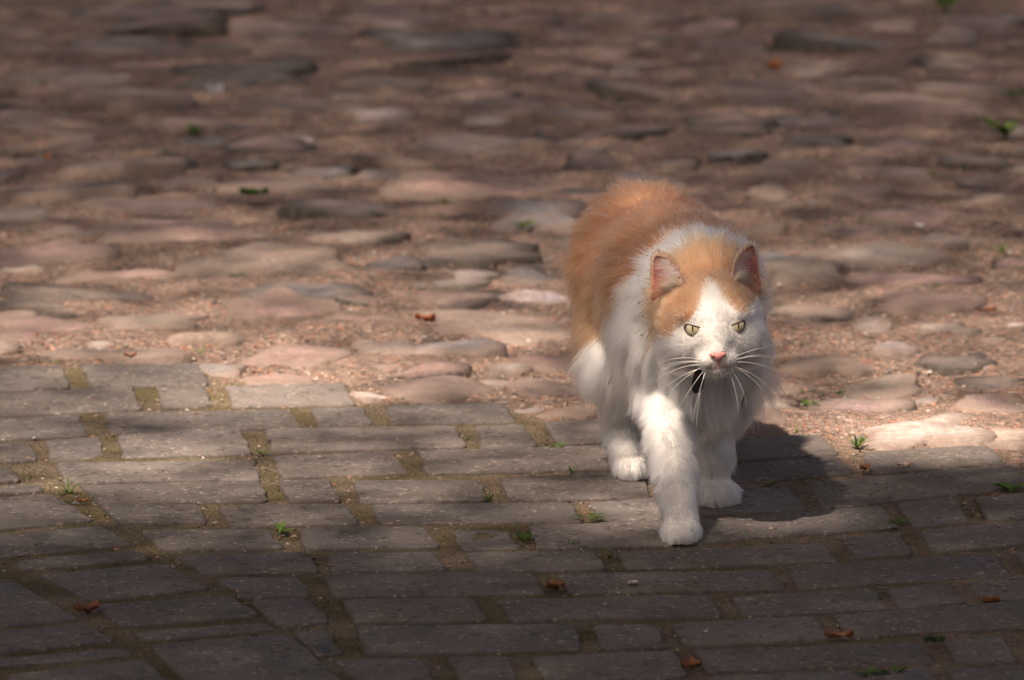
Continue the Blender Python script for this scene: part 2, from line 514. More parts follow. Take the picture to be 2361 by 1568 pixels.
# ------------------------------------------------------------------ cobblestones
TONE = (0.93, 0.97, 1.06)
KIND = dict(g=(.235,.198,.172), b=(.178,.176,.176), d=(.125,.113,.103), p=(.310,.205,.175), u=(.190,.138,.130), r=(.215,.108,.095),
            t=(.310,.245,.200), n=(.215,.163,.135), l=(.36,.325,.30), w=(.60,.57,.53))
KIND = {k: tuple(a * b for a, b in zip(v, TONE)) for k, v in KIND.items()}
COBBLES = [  # centre x, y, width, height in the photograph, kind
 (300,22,300,45,'n'),(370,62,290,42,'u'),(65,112,150,48,'u'),(285,100,300,45,'g'),(565,172,340,55,'d'),(310,228,350,52,'u'),(700,235,340,52,'n'),
 (230,180,250,36,'g'),(500,287,300,38,'n'),(610,337,220,38,'u'),(85,268,230,45,'n'),(150,432,380,58,'d'),(310,372,300,52,'g'),(570,374,115,22,'b'),
 (690,70,260,40,'n'),(500,10,250,30,'g'),(60,180,140,45,'g'),(90,20,180,35,'n'),(130,325,200,40,'n'),(700,115,240,36,'n'),
 (1187,43,250,55,'r'),(1020,95,330,40,'b'),(1040,130,300,40,'n'),(905,187,185,48,'g'),(1105,213,170,42,'p'),(1140,240,230,36,'n'),(1350,258,240,44,'g'),
 (1120,277,120,20,'l'),(1440,295,240,42,'u'),(1470,200,240,42,'n'),(1100,330,300,44,'g'),(1370,367,150,40,'u'),(1545,365,150,38,'u'),(880,366,230,36,'d'),
 (1120,428,420,52,'p'),(1370,118,170,38,'u'),(1490,160,180,34,'g'),(1440,40,230,40,'g'),(900,30,230,40,'n'),(860,262,180,34,'l'),(930,300,170,34,'n'),
 (1260,330,150,34,'n'),(740,395,170,36,'b'),(1330,305,180,32,'n'),(800,210,100,30,'g'),
 (1870,28,430,45,'n'),(1990,103,400,40,'b'),(1863,157,170,45,'t'),(1957,160,110,34,'t'),(1990,190,190,34,'g'),(2210,140,210,56,'t'),(2342,90,80,32,'w'),
 (2225,198,220,48,'n'),(2150,246,330,45,'p'),(1800,212,300,54,'n'),(1855,277,210,42,'g'),(1680,285,250,50,'n'),(1880,322,160,42,'d'),(2020,330,200,46,'u'),
 (2240,362,170,55,'g'),(2335,347,90,42,'d'),(2070,395,200,52,'u'),(2260,408,150,30,'g'),(1690,105,170,38,'n'),(1640,60,150,36,'p'),(2260,60,180,40,'u'),(2060,55,120,30,'n'),
 (1690,200,110,34,'g'),(1700,350,150,34,'b'),(1830,385,180,36,'n'),(1950,300,90,30,'n'),
 (370,476,330,42,'u'),(440,525,400,62,'p'),(110,580,330,48,'p'),(270,628,290,40,'p'),(640,602,360,70,'t'),(180,692,400,72,'g'),(690,666,300,42,'b'),
 (110,758,220,56,'p'),(350,738,230,36,'g'),(645,714,260,52,'p'),(240,818,360,34,'g'),(505,848,115,34,'b'),(670,816,220,46,'p'),(650,865,190,34,'p'),(50,492,180,42,'g'),
 (810,480,350,46,'g'),(232,788,66,13,'l'),(650,418,280,42,'n'),(480,775,190,30,'t'),(50,620,110,26,'l'),(520,640,100,30,'p'),(180,530,150,36,'n'),(40,735,110,30,'n'),
 (830,542,220,42,'g'),(1050,572,360,66,'g'),(1120,485,130,24,'l'),(1240,500,220,48,'b'),(1330,442,150,38,'b'),(1050,634,220,56,'l'),(1020,686,300,52,'n'),(822,697,85,22,'l'),
 (1001,718,60,22,'l'),(830,752,230,52,'p'),(1150,746,320,72,'t'),(1040,803,210,40,'b'),(1210,597,140,24,'b'),(1235,637,160,42,'b'),(1235,685,150,28,'l'),(1265,830,170,34,'p'),
 (900,640,110,28,'n'),(880,800,150,32,'g'),(750,545,110,30,'n'),
 (1007,890,240,64,'n'),(955,845,300,44,'p'),(1170,842,110,28,'l'),(1150,878,105,24,'l'),(1255,888,170,48,'u'),(1220,940,84,18,'l'),(1310,948,130,32,'n'),(860,908,90,24,'l'),(1420,880,150,46,'n'),(1450,940,150,40,'g'),
 (1908,828,225,72,'n'),(2197,824,210,70,'d'),(2028,886,220,56,'g'),(2290,880,165,30,'d'),(2000,935,240,50,'u'),(2060,960,180,38,'b'),(2295,930,175,50,'u'),(2120,984,330,76,'l'),(2290,1003,190,50,'t'),
 (1775,892,140,48,'n'),(1745,974,190,60,'n'),(1770,930,140,32,'g'),(2130,918,50,14,'b'),(2340,1000,90,44,'n'),(1600,960,150,40,'n'),(1560,880,170,50,'g'),
 (1870,470,200,46,'n'),(1800,590,170,38,'b'),(1845,628,200,46,'g'),(2030,580,290,52,'g'),(2170,497,300,56,'p'),(2070,642,300,46,'p'),(2185,555,130,36,'g'),(1870,710,220,56,'t'),
 (2000,757,140,66,'g'),(2175,757,165,42,'g'),(2150,695,260,50,'p'),(2320,662,110,38,'t'),(2340,550,90,40,'d'),(2335,604,110,36,'p'),(2060,803,110,28,'l'),(2320,772,110,38,'t'),
 (2250,447,170,32,'g'),(1770,440,120,26,'t'),(1990,440,150,34,'n'),(1960,520,150,36,'n'),(1740,520,160,40,'n'),(1700,700,150,50,'n'),(1650,640,150,40,'n'),(1600,560,150,44,'g'),(1560,460,160,40,'n'),(1480,520,160,40,'g'),(1400,640,160,44,'n'),(1420,760,170,46,'g'),(1330,560,120,34,'g'),(1560,760,160,44,'n'),
]
cobbles = empty('cobbled_street', (0, 0, 0)); tag(cobbles, kind='structure')
def cobble(cx, cy, rx, ry, hd, c, seed, rot=0.0):
    r_ = np.random.default_rng(seed)
    n, m_ = 30, 8
    t = np.arange(n) * 2 * np.pi / n
    prof = np.ones(n)
    for k in (1, 2, 3, 4, 5, 6, 8):
        prof += r_.normal() * (0.10 if k < 5 else 0.045) * np.cos(k * t + r_.uniform(0, 6.28))
    ex = r_.uniform(2.0, 4.2)                    # squarish or round plan
    sup = (np.abs(np.cos(t)) ** ex + np.abs(np.sin(t)) ** ex) ** (-1 / ex)
    prof = np.clip(prof, 0.62, 1.35) * sup
    rs = np.array([0.25, 0.48, 0.68, 0.82, 0.91, 0.965, 1.0, 1.02])
    pw, fl = r_.uniform(2.6, 7.0), r_.uniform(0.45, 0.85)
    V, rim = [(0, 0, hd)], [0.0]
    tx, ty = r_.normal(0, 0.10, 2)
    for i, q in enumerate(rs):
        for k in range(n):
            x, y = rx * prof[k] * q * math.cos(t[k]), ry * prof[k] * q * math.sin(t[k])
            z = hd * max(0.0, 1 - min(q, 1) ** pw) ** fl if q < 1 else (-0.004 if q == 1.0 else -0.03)
            V.append((x, y, z)); rim.append(float(np.clip((q - 0.55) * 2.6, 0, 1)))
    V = np.array(V)
    keep = np.clip((V[:, 2] + 0.004) / max(hd, 1e-3), 0, 1)
    V[:, 2] += keep * (0.30 * hd * vnoise(V[:, 0], V[:, 1], 0 * V[:, 0], 2.6 / max(rx, .02), seed + 5) + 0.0016 * vnoise(V[:, 0], V[:, 1], 0 * V[:, 0], 110, seed + 9) + tx * V[:, 0] * 0.6 + ty * V[:, 1] * 0.6)
    cr, sr = math.cos(rot), math.sin(rot)
    V = np.stack([V[:, 0] * cr - V[:, 1] * sr, V[:, 0] * sr + V[:, 1] * cr, V[:, 2]], 1)
    faces = [(0, 1 + k, 1 + (k + 1) % n) for k in range(n)]
    for i in range(m_ - 1):
        for k in range(n):
            a, b = 1 + i * n + k, 1 + i * n + (k + 1) % n
            faces.append((a, a + n, b + n, b))
    me = mesh_from('cobblestone', V, faces, True)
    a = me.attributes.new('rim', 'FLOAT', 'POINT'); a.data.foreach_set('value', rim)
    o = link('cobblestone', me, M_COBBLE, cobbles)
    o.location = (cx, cy, -0.004)
    g = r_.uniform(0.88, 1.14)
    o.color = (c[0] * g, c[1] * g * r_.uniform(.97, 1.03), c[2] * g * r_.uniform(.95, 1.05), 1)
    return o
placed = []
for i, (px, py, w, h, k) in enumerate(COBBLES):
    c = at(px, py + h * 0.08)
    s_ = px_scale(c.y); sa = CAM_H / math.hypot(c.y - CAM_Y, CAM_H)
    hd = min(0.013 if py < 760 else 0.0085, 0.0035 + 0.026 * (w / s_) + 0.003 * math.sin(i * 1.7)) * (1.35 if i % 4 == 1 else .8)
    ry = max(0.02, (h / s_ - 0.35 * hd) / sa / 2) * 1.0
    rx = w / s_ / 2
    ry = min(ry, rx * 1.35)
    cobble(c.x, c.y, rx, ry, hd, KIND[k], 100 + i, random.uniform(-0.12, 0.12))
    placed.append((c.x, c.y, rx, ry))
# smaller stones wedged between, and the street going on outside the picture
r3 = random.Random(21)
tries = 0
while len(placed) < 290 and tries < 9000:
    tries += 1
    if tries < 4200:
        x, y = r3.uniform(-0.8, 0.8), r3.uniform(0.4, 5.0); rx = r3.uniform(0.02, 0.055)
    else:
        x, y = r3.uniform(-1.35, 1.35), r3.uniform(0.2, 5.6); rx = r3.uniform(0.06, 0.11)
    ry = rx * r3.uniform(0.7, 1.2)
    if y - ry < edge_y(x) + 0.015: continue
    X, Y = proj(x, y, 0)
    if any(((x - a) / (rx + c_) * 1.06) ** 2 + ((y - b) / (ry + d) * 1.06) ** 2 < 1 for a, b, c_, d in placed): continue
    cobble(x, y, rx, ry, 0.004 + 0.05 * rx, KIND[r3.choice('ggbpnnutl')], 1000 + tries, r3.uniform(-.5, .5))
    placed.append((x, y, rx, ry))

# ------------------------------------------------------------------ grit, chips and crumbs
OCT_F = np.array([(0,2,4),(2,1,4),(1,3,4),(3,0,4),(2,0,5),(1,2,5),(3,1,5),(0,3,5)])
def grains(P, S, C, name, flat=0.6):
    n = len(P)
    base = np.array([(1,0,0),(-1,0,0),(0,1,0),(0,-1,0),(0,0,1),(0,0,-1)], float)
    V = base[None] * rng.uniform(0.55, 1.25, (n, 6, 1)) + rng.normal(0, 0.18, (n, 6, 3))
    V[:, :, 2] *= flat
    a = rng.uniform(0, 6.28, n); ca, sa = np.cos(a), np.sin(a)
    X = V[:, :, 0] * ca[:, None] - V[:, :, 1] * sa[:, None]
    Y = V[:, :, 0] * sa[:, None] + V[:, :, 1] * ca[:, None]
    V = np.stack([X, Y, V[:, :, 2]], -1) * S[:, None, None] + P[:, None]
    F = (OCT_F[None] + (np.arange(n) * 6)[:, None, None]).reshape(-1, 3)
    me = mesh_arrays(name, V.reshape(-1, 3), F)
    ca_ = me.attributes.new('col', 'FLOAT_COLOR', 'POINT')
    cc = np.repeat(np.concatenate([C, np.ones((n, 1))], 1), 6, 0)
    ca_.data.foreach_set('color', cc.astype(np.float32).ravel())
    return me
PAL = np.array([(.27,.205,.165),(.22,.17,.14),(.34,.265,.21),(.32,.17,.12),(.26,.14,.10),(.42,.38,.345),(.13,.115,.105),(.19,.18,.175),(.31,.205,.15)])
def pick(n, p): return PAL[rng.choice(len(PAL), n, p=p)] * rng.uniform(0.8, 1.2, (n, 1))
n = 30000
x = rng.uniform(-0.95, 0.95, n); y = rng.uniform(-0.9, 4.8, n)
y = np.where(rng.random(n) < 0.5, rng.uniform(-0.3, 2.0, n), y)
cobz = y > edge_y(x)
size = np.minimum(np.where(cobz, rng.gamma(2.0, 0.0007, n) + 0.0008, rng.gamma(2.0, 0.0005, n) + 0.0006), .0042)
keep = cobz | (rng.random(n) < 0.8)
x, y, size = x[keep], y[keep], size[keep]
z = np.where(y > edge_y(x), -0.0028, -0.0031) + size * 0.1
P = np.stack([x, y, z], 1)
C = pick(len(x), [.22,.16,.14,.14,.06,.08,.06,.07,.07])
tag(link('gravel', grains(P, size, C, 'gravel'), M_GRIT), kind='stuff')
# crumbs lying on top of the pavers
n = 900
x = rng.uniform(-0.65, 0.65, n); y = rng.uniform(-0.65, 0.9, n)
ok = y < edge_y(x) - 0.02
x, y = x[ok], y[ok]
S = rng.gamma(2.0, 0.0004, len(x)) + 0.0006
tag(link('crumbs', grains(np.stack([x, y, 0.0006 + 0 * x], 1), S, pick(len(x), [.15,.1,.12,.23,.13,.07,.12,.03,.05]), 'crumbs'), M_GRIT), kind='stuff')

# moss crumbs creeping along the paver joints
mp = []
while len(mp) < 800:
    p = Vector((random.uniform(-.62, .5), random.uniform(-.62, .75), 0))
    if p.y > edge_y(p.x) - .01 or random.random() > .95 - .6 * (p.x + .5): continue
    if any(in_quad(p, t) for t in traced): continue
    mp.append((p.x, p.y, -.0025))
mp = np.array(mp)
mc = np.array([(.050,.056,.018),(.070,.064,.024),(.085,.072,.034)])[rng.integers(0, 3, len(mp))]
tag(link('moss', grains(mp, rng.uniform(.0009, .0024, len(mp)), mc, 'moss'), M_GRIT), kind='stuff')

# ------------------------------------------------------------------ the cat
EYE_MID = deep(1647, 755, -0.066)
yaw, roll, pit = R(5), R(3.0), R(1)
hf = Vector((math.sin(yaw) * math.cos(pit), -math.cos(yaw) * math.cos(pit), -math.sin(pit)))
hr = Vector((math.cos(yaw), math.sin(yaw), 0))
hu = hr.cross(Vector((-hf.x, -hf.y, -hf.z))).normalized()
if hu.z < 0: hu = -hu
hr2 = hr * math.cos(roll) + hu * math.sin(roll)
hu2 = hu * math.cos(roll) - hr * math.sin(roll)
hr, hu = hr2, hu2
HO = EYE_MID - hf * 0.036 - hu * 0.002
HB = np.array([hr, hf, hu])
def hd(x, y, z): return HO + hr * (x / 1000) + hf * (y / 1000) + hu * (z / 1000)

PR = []   # primitives: dict(kind, data, k, flow, length, lift)
def cap(a, b, r1, r2, flow, length, lift, k=0.018, grp='body'):
    PR.append(dict(t='c', a=np.array(a), b=np.array(b), r1=r1, r2=r2, flow=np.array(flow, float), L=length, lift=lift, k=k, g=grp))
def ell(c, r, flow, length, lift, k=0.018, basis=None, grp='body'):
    PR.append(dict(t='e', c=np.array(c), r=np.array(r), flow=np.array(flow, float), L=length, lift=lift, k=k, B=np.eye(3) if basis is None else basis, g=grp))
def dist(p, P_):
    if p['t'] == 'c':
        ba = p['b'] - p['a']; pa = P_ - p['a']
        t = np.clip((pa @ ba) / (ba @ ba), 0, 1)
        q = pa - t[:, None] * ba
        return np.sqrt((q * q).sum(1)) - (p['r1'] + t * (p['r2'] - p['r1']))
    q = (P_ - p['c']) @ p['B'].T
    k0 = np.sqrt(((q / p['r']) ** 2).sum(1)); k1 = np.sqrt(((q / p['r'] ** 2) ** 2).sum(1))
    return k0 * (k0 - 1) / np.maximum(k1, 1e-6)
def sdf(P_):
    d = None
    for p in PR:
        e = dist(p, P_)
        if d is None: d = e; continue
        k = p['k']
        h = np.maximum(k - np.abs(d - e), 0) / k
        d = np.minimum(d, e) - h * h * k * 0.25
    return d

# trunk
ell(deep(1487, 588, 0.36), (0.064, 0.085, 0.067), (0, .8, -.5), .033, .29)                          # rump
cap(deep(1491, 620, 0.34), deep(1553, 634, 0.20), .067, .061, (-.0, .9, -.4), .032, .27)             # loin to ribs
cap(deep(1560, 650, 0.20), deep(1598, 700, 0.08), .058, .055, (0, .8, -.5), .032, .34)               # ribs to chest
cap(deep(1590, 600, 0.15), deep(1630, 660, 0.05), .042, .046, (0, 1, .1), .024, .30)               # withers, nape
cap(deep(1600, 780, 0.06), deep(1612, 900, 0.055), .048, .030, (0, .05, -1), .024, .33)             # breast
cap(deep(1508, 720, 0.30), deep(1575, 790, 0.12), .048, .048, (0, .45, -1), .042, .28)               # belly
cap(deep(1632, 684, 0.05), hd(0, -18, -1), .048, .045, (0, .9, -.2), .022, .33, grp='neck')           # neck
# right foreleg (left in the picture), reaching forward
cap(deep(1535, 790, 0.085), deep(1528, 905, 0.075), .040, .026, (-.1, .1, -1), .017, .35)
cap(deep(1528, 905, 0.075), deep(1545, 1030, 0.00), .0225, .0165, (-.05, .15, -1), .0135, .35, .014)
cap(deep(1545, 1030, 0.0), deep(1563, 1140, -.062), .0175, .0135, (0, .15, -1), .013, .35, .012)
cap(deep(1563, 1140, -.062), deep(1568, 1195, -.084), .0135, .0140, (0, -.3, -1), .010, .35, .010)
pw = deep(1568, 1205, -.092)
for dx, dy, dz in ((-.0105, -.004, -.003), (-.004, -.016, -.009), (.005, -.015, -.009), (.0105, -.003, -.003)):
    c = pw + Vector((dx, dy, 0)); c.z = 0.0125 + dz * .5
    ell(c, (.0068, .012, .0085), (0, -.8, -.8), .011, .3, .008)
# left foreleg (right in the picture), carrying the weight
cap(deep(1665, 800, 0.10), deep(1660, 920, 0.12), .038, .024, (.1, .1, -1), .020, .35)
cap(deep(1660, 920, 0.12), deep(1640, 1040, 0.10), .0225, .0155, (0, .1, -1), .015, .35, .014)
cap(deep(1640, 1040, 0.10), deep(1638, 1118, 0.105), .0150, .0130, (0, .1, -1), .013, .35, .012)
for dx, dy in ((-.014, .004), (-.005, -.006), (.005, -.006), (.014, .004)):
    c = deep(1648, 1130, 0.092) + Vector((dx, dy, 0)); c.z = 0.0105
    ell(c, (.008, .014, .010), (.1, -.6, -.6), .010, .35, .009)
cap(deep(1638, 1112, 0.105), (*deep(1645, 1130, 0.098).xy, .014), .0145, .0150, (0, -.3, -1), .012, .35, .010)
# right hind leg (left in the picture)
cap(deep(1448, 700, 0.35), deep(1432, 835, 0.29), .044, .029, (-.1, .5, -1), .034, .28)
cap(deep(1432, 835, 0.29), deep(1438, 985, 0.32), .025, .0145, (-.1, .3, -1), .018, .35, .014)
cap(deep(1438, 985, 0.32), deep(1450, 1075, 0.262), .0140, .0125, (-.05, .25, -1), .012, .40, .012)
for dx, dy in ((-.010, .004), (-.004, -.006), (.004, -.006), (.010, .004)):
    c = deep(1457, 1080, 0.238) + Vector((dx, dy, 0)); c.z = 0.0105
    ell(c, (.0066, .014, .0098), (0, -.6, -.6), .007, .35, .009)
# left hind leg, mostly hidden
lh = Vector((0.205, 0.40, 0))
cap(deep(1590, 690, 0.37), lh + Vector((.01, -.05, .095)), .048, .034, (.2, .35, -1), .040, .32)
cap(lh + Vector((.01, -.05, .095)), lh + Vector((0, .06, .055)), .030, .0165, (.1, .3, -1), .022, .35, .014)
cap(lh + Vector((0, .06, .055)), lh + Vector((0, .02, .014)), .016, .0140, (0, .2, -1), .012, .35, .012)
for dx, dy in ((-.013, .004), (-.005, -.006), (.005, -.006), (.013, .004)):
    ell(lh + Vector((dx, dy, .0105)), (.0078, .014, .010), (0, -.6, -.6), .008, .35, .009)
# tail, held low behind
cap((.150, .43, .215), (.138, .53, .150), .020, .017, (0, .6, -.8), .045, .5)
cap((.138, .53, .150), (.128, .66, .085), .017, .012, (0, .8, -.5), .045, .5)
# head
BH = HB
ell(hd(0, -2, 7), (.046, .046, .039), (0, 0, 0), .010, .3, .012, BH, 'head')
ell(hd(0, 20, -8), (.034, .030, .026), (0, 0, 0), .008, .3, .012, BH, 'head')
for s in (-1, 1):
    ell(hd(s * 27, 12, -17), (.023, .026, .022), (0, 0, 0), .022, .35, .014, BH, 'head')
    ell(hd(s * 8.6, 43, -28), (.0115, .0130, .0095), (0, 0, 0), .004, .3, .008, BH, 'head')
    ell(hd(s * 20, 29, 14), (.014, .012, .008), (0, 0, 0), .005, .3, .010, BH, 'head')
cap(hd(0, 33, 12), hd(0, 49, -18), .0120, .0080, (0, 0, 0), .004, .3, .010, 'head')
ell(hd(0, 41, -37.5), (.0112, .0120, .0070), (0, 0, 0), .005, .3, .007, BH, 'head')
PR[-1]['chin'] = True

BASE = Vector((0.165, 0.10, 0.0))
BASEN = np.array(BASE)

# ---- surface nets over the blended distance field
def surface_nets(f, lo, hi, step, ax=None):
    if ax is None: ax = [np.arange(a, b, step) for a, b in zip(lo, hi)]
    X, Y, Z = np.meshgrid(*ax, indexing='ij')
    shp = X.shape
    D = np.empty(X.size, np.float32)
    Pt = np.stack([X.ravel(), Y.ravel(), Z.ravel()], 1)
    for i in range(0, len(Pt), 400000): D[i:i + 400000] = f(Pt[i:i + 400000])
    D = D.reshape(shp)
    S = D < 0
    n = [s_ - 1 for s_ in shp]
    c = np.zeros(n, int)
    for a in (0, 1):
        for b in (0, 1):
            for d in (0, 1):
                c += S[a:a + n[0], b:b + n[1], d:d + n[2]]
    act = (c > 0) & (c < 8)
    ids = -np.ones(n, int); ids[act] = np.arange(act.sum())
    ii = np.argwhere(act)
    V = np.stack([(ax[k][ii[:, k]] + ax[k][ii[:, k] + 1]) / 2 for k in range(3)], 1)
    faces = []
    for k in range(3):
        s0 = [slice(1, -1)] * 3
        a_, b_ = (k + 1) % 3, (k + 2) % 3
        lo_ = [slice(1, n[j]) for j in range(3)]; lo_[k] = slice(0, n[k])
        hi_ = list(lo_); hi_[k] = slice(1, n[k] + 1)
        A, B = S[tuple(lo_)], S[tuple(hi_)]
        ch = np.argwhere(A != B)
        sg = A[tuple(ch.T)]
        g = ch.copy(); g[:, a_] += 1; g[:, b_] += 1
        def q(da, db):
            h = g.copy(); h[:, a_] -= da; h[:, b_] -= db
            return ids[tuple(h.T)]
        Q = np.stack([q(1, 1), q(0, 1), q(0, 0), q(1, 0)], 1)
        Q[~sg] = Q[~sg][:, ::-1]
        faces.append(Q)
    Fc = np.concatenate(faces); Fc = Fc[(Fc >= 0).all(1)]
    e = 4e-4
    for _ in range(4):
        d = f(V)
        G = np.stack([f(V + np.eye(3)[k] * e) - f(V - np.eye(3)[k] * e) for k in range(3)], 1) / (2 * e)
        g2 = np.maximum((G * G).sum(1), 0.2)
        V = V - 0.8 * np.clip(d / g2, -step, step)[:, None] * G
    return V, Fc, G / np.linalg.norm(G, axis=1, keepdims=True)

V, Fc, N = surface_nets(sdf, None, None, 0.0025, [np.arange(0, .31, .0028), np.concatenate([np.arange(-.135, .02, .0021), np.arange(.02, .70, .0042)]), np.arange(-.005, .305, .0027)])

# ---- coat pattern (fixed to the animal)
def in_poly(x, y, poly):
    c = np.zeros(len(x), bool)
    n_ = len(poly)
    for i in range(n_):
        x1, y1 = poly[i]; x2, y2 = poly[(i + 1) % n_]
        cr = ((y1 > y) != (y2 > y)) & (x < (x2 - x1) * (y - y1) / (y2 - y1 + 1e-12) + x1)
        c ^= cr
    return c
def facepx(P_):
    """front view of the head in photograph units, in the head's own frame: axes along the head"""
    q = (P_ - np.array(HO)) @ HB.T * 1000
    ca, sa = math.cos(R(8)), math.sin(R(8))
    cr, sr = math.cos(roll), math.sin(roll)
    a, b = q[:, 0] + q[:, 1] * .09, q[:, 2] * ca - q[:, 1] * sa
    return 1644 + 2.372 * (a * cr - b * sr), 747 - 2.372 * (b * cr + a * sr)
CAP = [(1490,640),(1525,615),(1560,588),(1600,566),(1650,566),(1695,588),(1730,625),(1760,660),(1752,690),(1732,712),(1714,722),(1704,716),(1690,704),(1676,690),(1664,670),(1652,658),(1638,652),(1628,668),(1619,692),(1607,718),(1590,736),(1572,748),(1560,760),(1553,772),(1532,776),(1510,785),(1480,778),(1485,740),(1512,712),(1520,690),(1500,668)]
def coat(P_, jit=0.0):
    """-> (amount of orange 0..1, tone)"""
    nn = jit * rng.normal(size=(len(P_), 3))
    Q = P_ + nn
    q = (Q - np.array(HO)) @ HB.T * 1000
    head = (q[:, 1] > -60) & (np.abs(q[:, 0]) < 75) & (q[:, 2] > -30)
    fx, fy = facepx(Q)
    hc = in_poly(fx, fy, CAP)
    y, z, x = Q[:, 1], Q[:, 2], Q[:, 0]
    wav = 0.012 * vnoise(x, y, z, 60, 77)
    xc = 0.20 - 0.17 * y
    side = np.abs(x - xc)
    bd = (y - np.interp(z, [.12, .14, .165, .20, .235, .28], [.33, .285, .25, .145, .085, .074]) + wav * .6 > 0) & (z > 0.128 + wav - np.clip((y - .3) * .25, 0, .06))
    o = np.where(head, hc, bd & (y > .05))
    return o, head
WHITE = np.array((.90, .87, .825)); OR_L = np.array((.44, .222, .128)); OR_D = np.array((.29, .118, .062)); OR_H = np.array((.45, .215, .118))
def hair_colors(P_, jit):
    o, head = coat(P_, jit)
    n_ = len(P_)
    band = 0.5 + 0.5 * vnoise(P_[:, 0], P_[:, 1], P_[:, 2], 38, 31)
    up = np.clip((P_[:, 2] - 0.16) / 0.07, 0, 1)
    dk = np.clip(up * 0.75 + (band - 0.5) * 0.5 + rng.normal(0, .12, n_), 0, 1)[:, None]
    body = OR_L * (1 - dk) + OR_D * dk
    hdc = OR_H * (0.88 + 0.22 * band[:, None])
    oc = np.where(head[:, None], hdc, body)
    c = np.where(o[:, None], oc, WHITE * rng.uniform(0.93, 1.05, (n_, 1)))
    # stray pale guard hairs in the orange
    st = (rng.random(n_) < 0.07) & o
    c[st] = c[st] * .5 + WHITE * .45
    return np.clip(c, 0, .93), o, head

body_me = mesh_arrays('cat', V - BASEN, Fc, True)
cc, _, _ = hair_colors(V, 0.0)
# bare pink skin shows round nose and mouth
def loc(P_): return (P_ - np.array(HO)) @ HB.T * 1000
q = loc(V)
mouth = np.exp(-((q[:, 2] + 34.5) / 1.6) ** 2) * (q[:, 1] > 38) * (np.abs(q[:, 0]) < 13)
cc = cc * (1 - mouth[:, None]) + np.array((.60, .38, .34)) * mouth[:, None]
ca_ = body_me.attributes.new('hair_color', 'FLOAT_COLOR', 'POINT')
ca_.data.foreach_set('color', np.concatenate([cc * .8, np.ones((len(cc), 1))], 1).astype(np.float32).ravel())
cat = link('cat', body_me, M_SKIN)
cat.location = BASE
tag(cat, 'long haired white and orange cat walking across the grey pavers towards the camera', 'cat')

def surf_y(x, z):
    ys = np.arange(85, -10, -.25)
    d = sdf(np.array([hd(x, y, z) for y in ys]))
    return float(ys[np.argmax(d < 0)])
EYES = []
for s in (-1, 1):
    EYES.append(hd(s * 21, surf_y(s * 21, 3) - 2.2, 3))
NOSE_Y = surf_y(0, -23.5) - 1.6

def fur_object(name, roots, normals, flow, length, lift, color, parent, clump=0.55, clump_n=12, seed=1, k=6, rad=0.00017, droop=0.25, curl=0.10, broad=0):
    r_ = np.random.default_rng(seed)
    n_ = len(roots)
    ft = flow - (flow * normals).sum(1, keepdims=True) * normals
    ft /= np.maximum(np.linalg.norm(ft, axis=1, keepdims=True), 1e-6)
    L = length * r_.uniform(0.72, 1.12, n_)
    d0 = normals * lift[:, None] + ft * (1 - lift)[:, None] + r_.normal(0, 0.13, (n_, 3))
    d0 /= np.linalg.norm(d0, axis=1, keepdims=True)
    t = np.linspace(0, 1, k)
    bend = ft * 0.35 + np.array((0, 0, -droop)) - normals * 0.10 + r_.normal(0, curl, (n_, 3))
    Pn = roots[:, None] + L[:, None, None] * (t[None, :, None] * d0[:, None] + (t ** 2)[None, :, None] * bend[:, None] * 0.75)
    # locks: strands lean towards a neighbour that leads the lock, first in fine, then in broad locks
    def gather(Pn, size, pull, spread, power):
        nc = max(1, n_ // size)
        lead = r_.choice(n_, nc, replace=False)
        kd = KDTree(nc)
        for i, j in enumerate(lead): kd.insert(roots[j], i)
        kd.balance()
        near_ = np.fromiter((kd.find(p)[1] for p in roots), int, n_)
        ld = lead[near_]
        wv = r_.normal(0, spread, (nc, 3))[near_]
        w = (pull * r_.uniform(0.35, 1.0, n_))[:, None] * (t ** power)[None]
        w = w * ((normals * normals[ld]).sum(1) > 0.5)[:, None]
        Lr = (L / np.maximum(L[ld], 1e-5))[:, None, None]
        tgt = Pn[ld][:, :1] + (Pn[ld] - Pn[ld][:, :1]) * Lr
        Pn = Pn * (1 - w[..., None]) + tgt * w[..., None]
        return Pn + wv[:, None] * L[:, None, None] * (t ** 1.5)[None, :, None]
    Pn = gather(Pn, clump_n, clump, .04, 1.2)
    if broad: Pn = gather(Pn, broad, .42, .08, 1.5)
    Pn[:, :, 2] = np.maximum(Pn[:, :, 2], 0.0012)
    hc = bpy.data.hair_curves.new(name)
    hc.add_curves([k] * n_)
    hc.attributes['position'].data.foreach_set('vector', (Pn - BASEN).astype(np.float32).ravel())
    ra = hc.attributes.get('radius') or hc.attributes.new('radius', 'FLOAT', 'POINT')
    prof = np.array([1.0, 1.0, .95, .8, .55, .12][:k]) if k == 6 else np.linspace(1, .12, k)
    rr_ = (rad if np.ndim(rad) else np.full(n_, rad))
    ra.data.foreach_set('value', (rr_[:, None] * prof[None]).astype(np.float32).ravel())
    a = hc.attributes.new('hair_color', 'FLOAT_COLOR', 'CURVE')
    a.data.foreach_set('color', np.concatenate([color, np.ones((n_, 1))], 1).astype(np.float32).ravel())
    hc.materials.append(M_FUR)
    o = bpy.data.objects.new(name, hc)
    col.objects.link(o)
    o.parent = parent
    return o

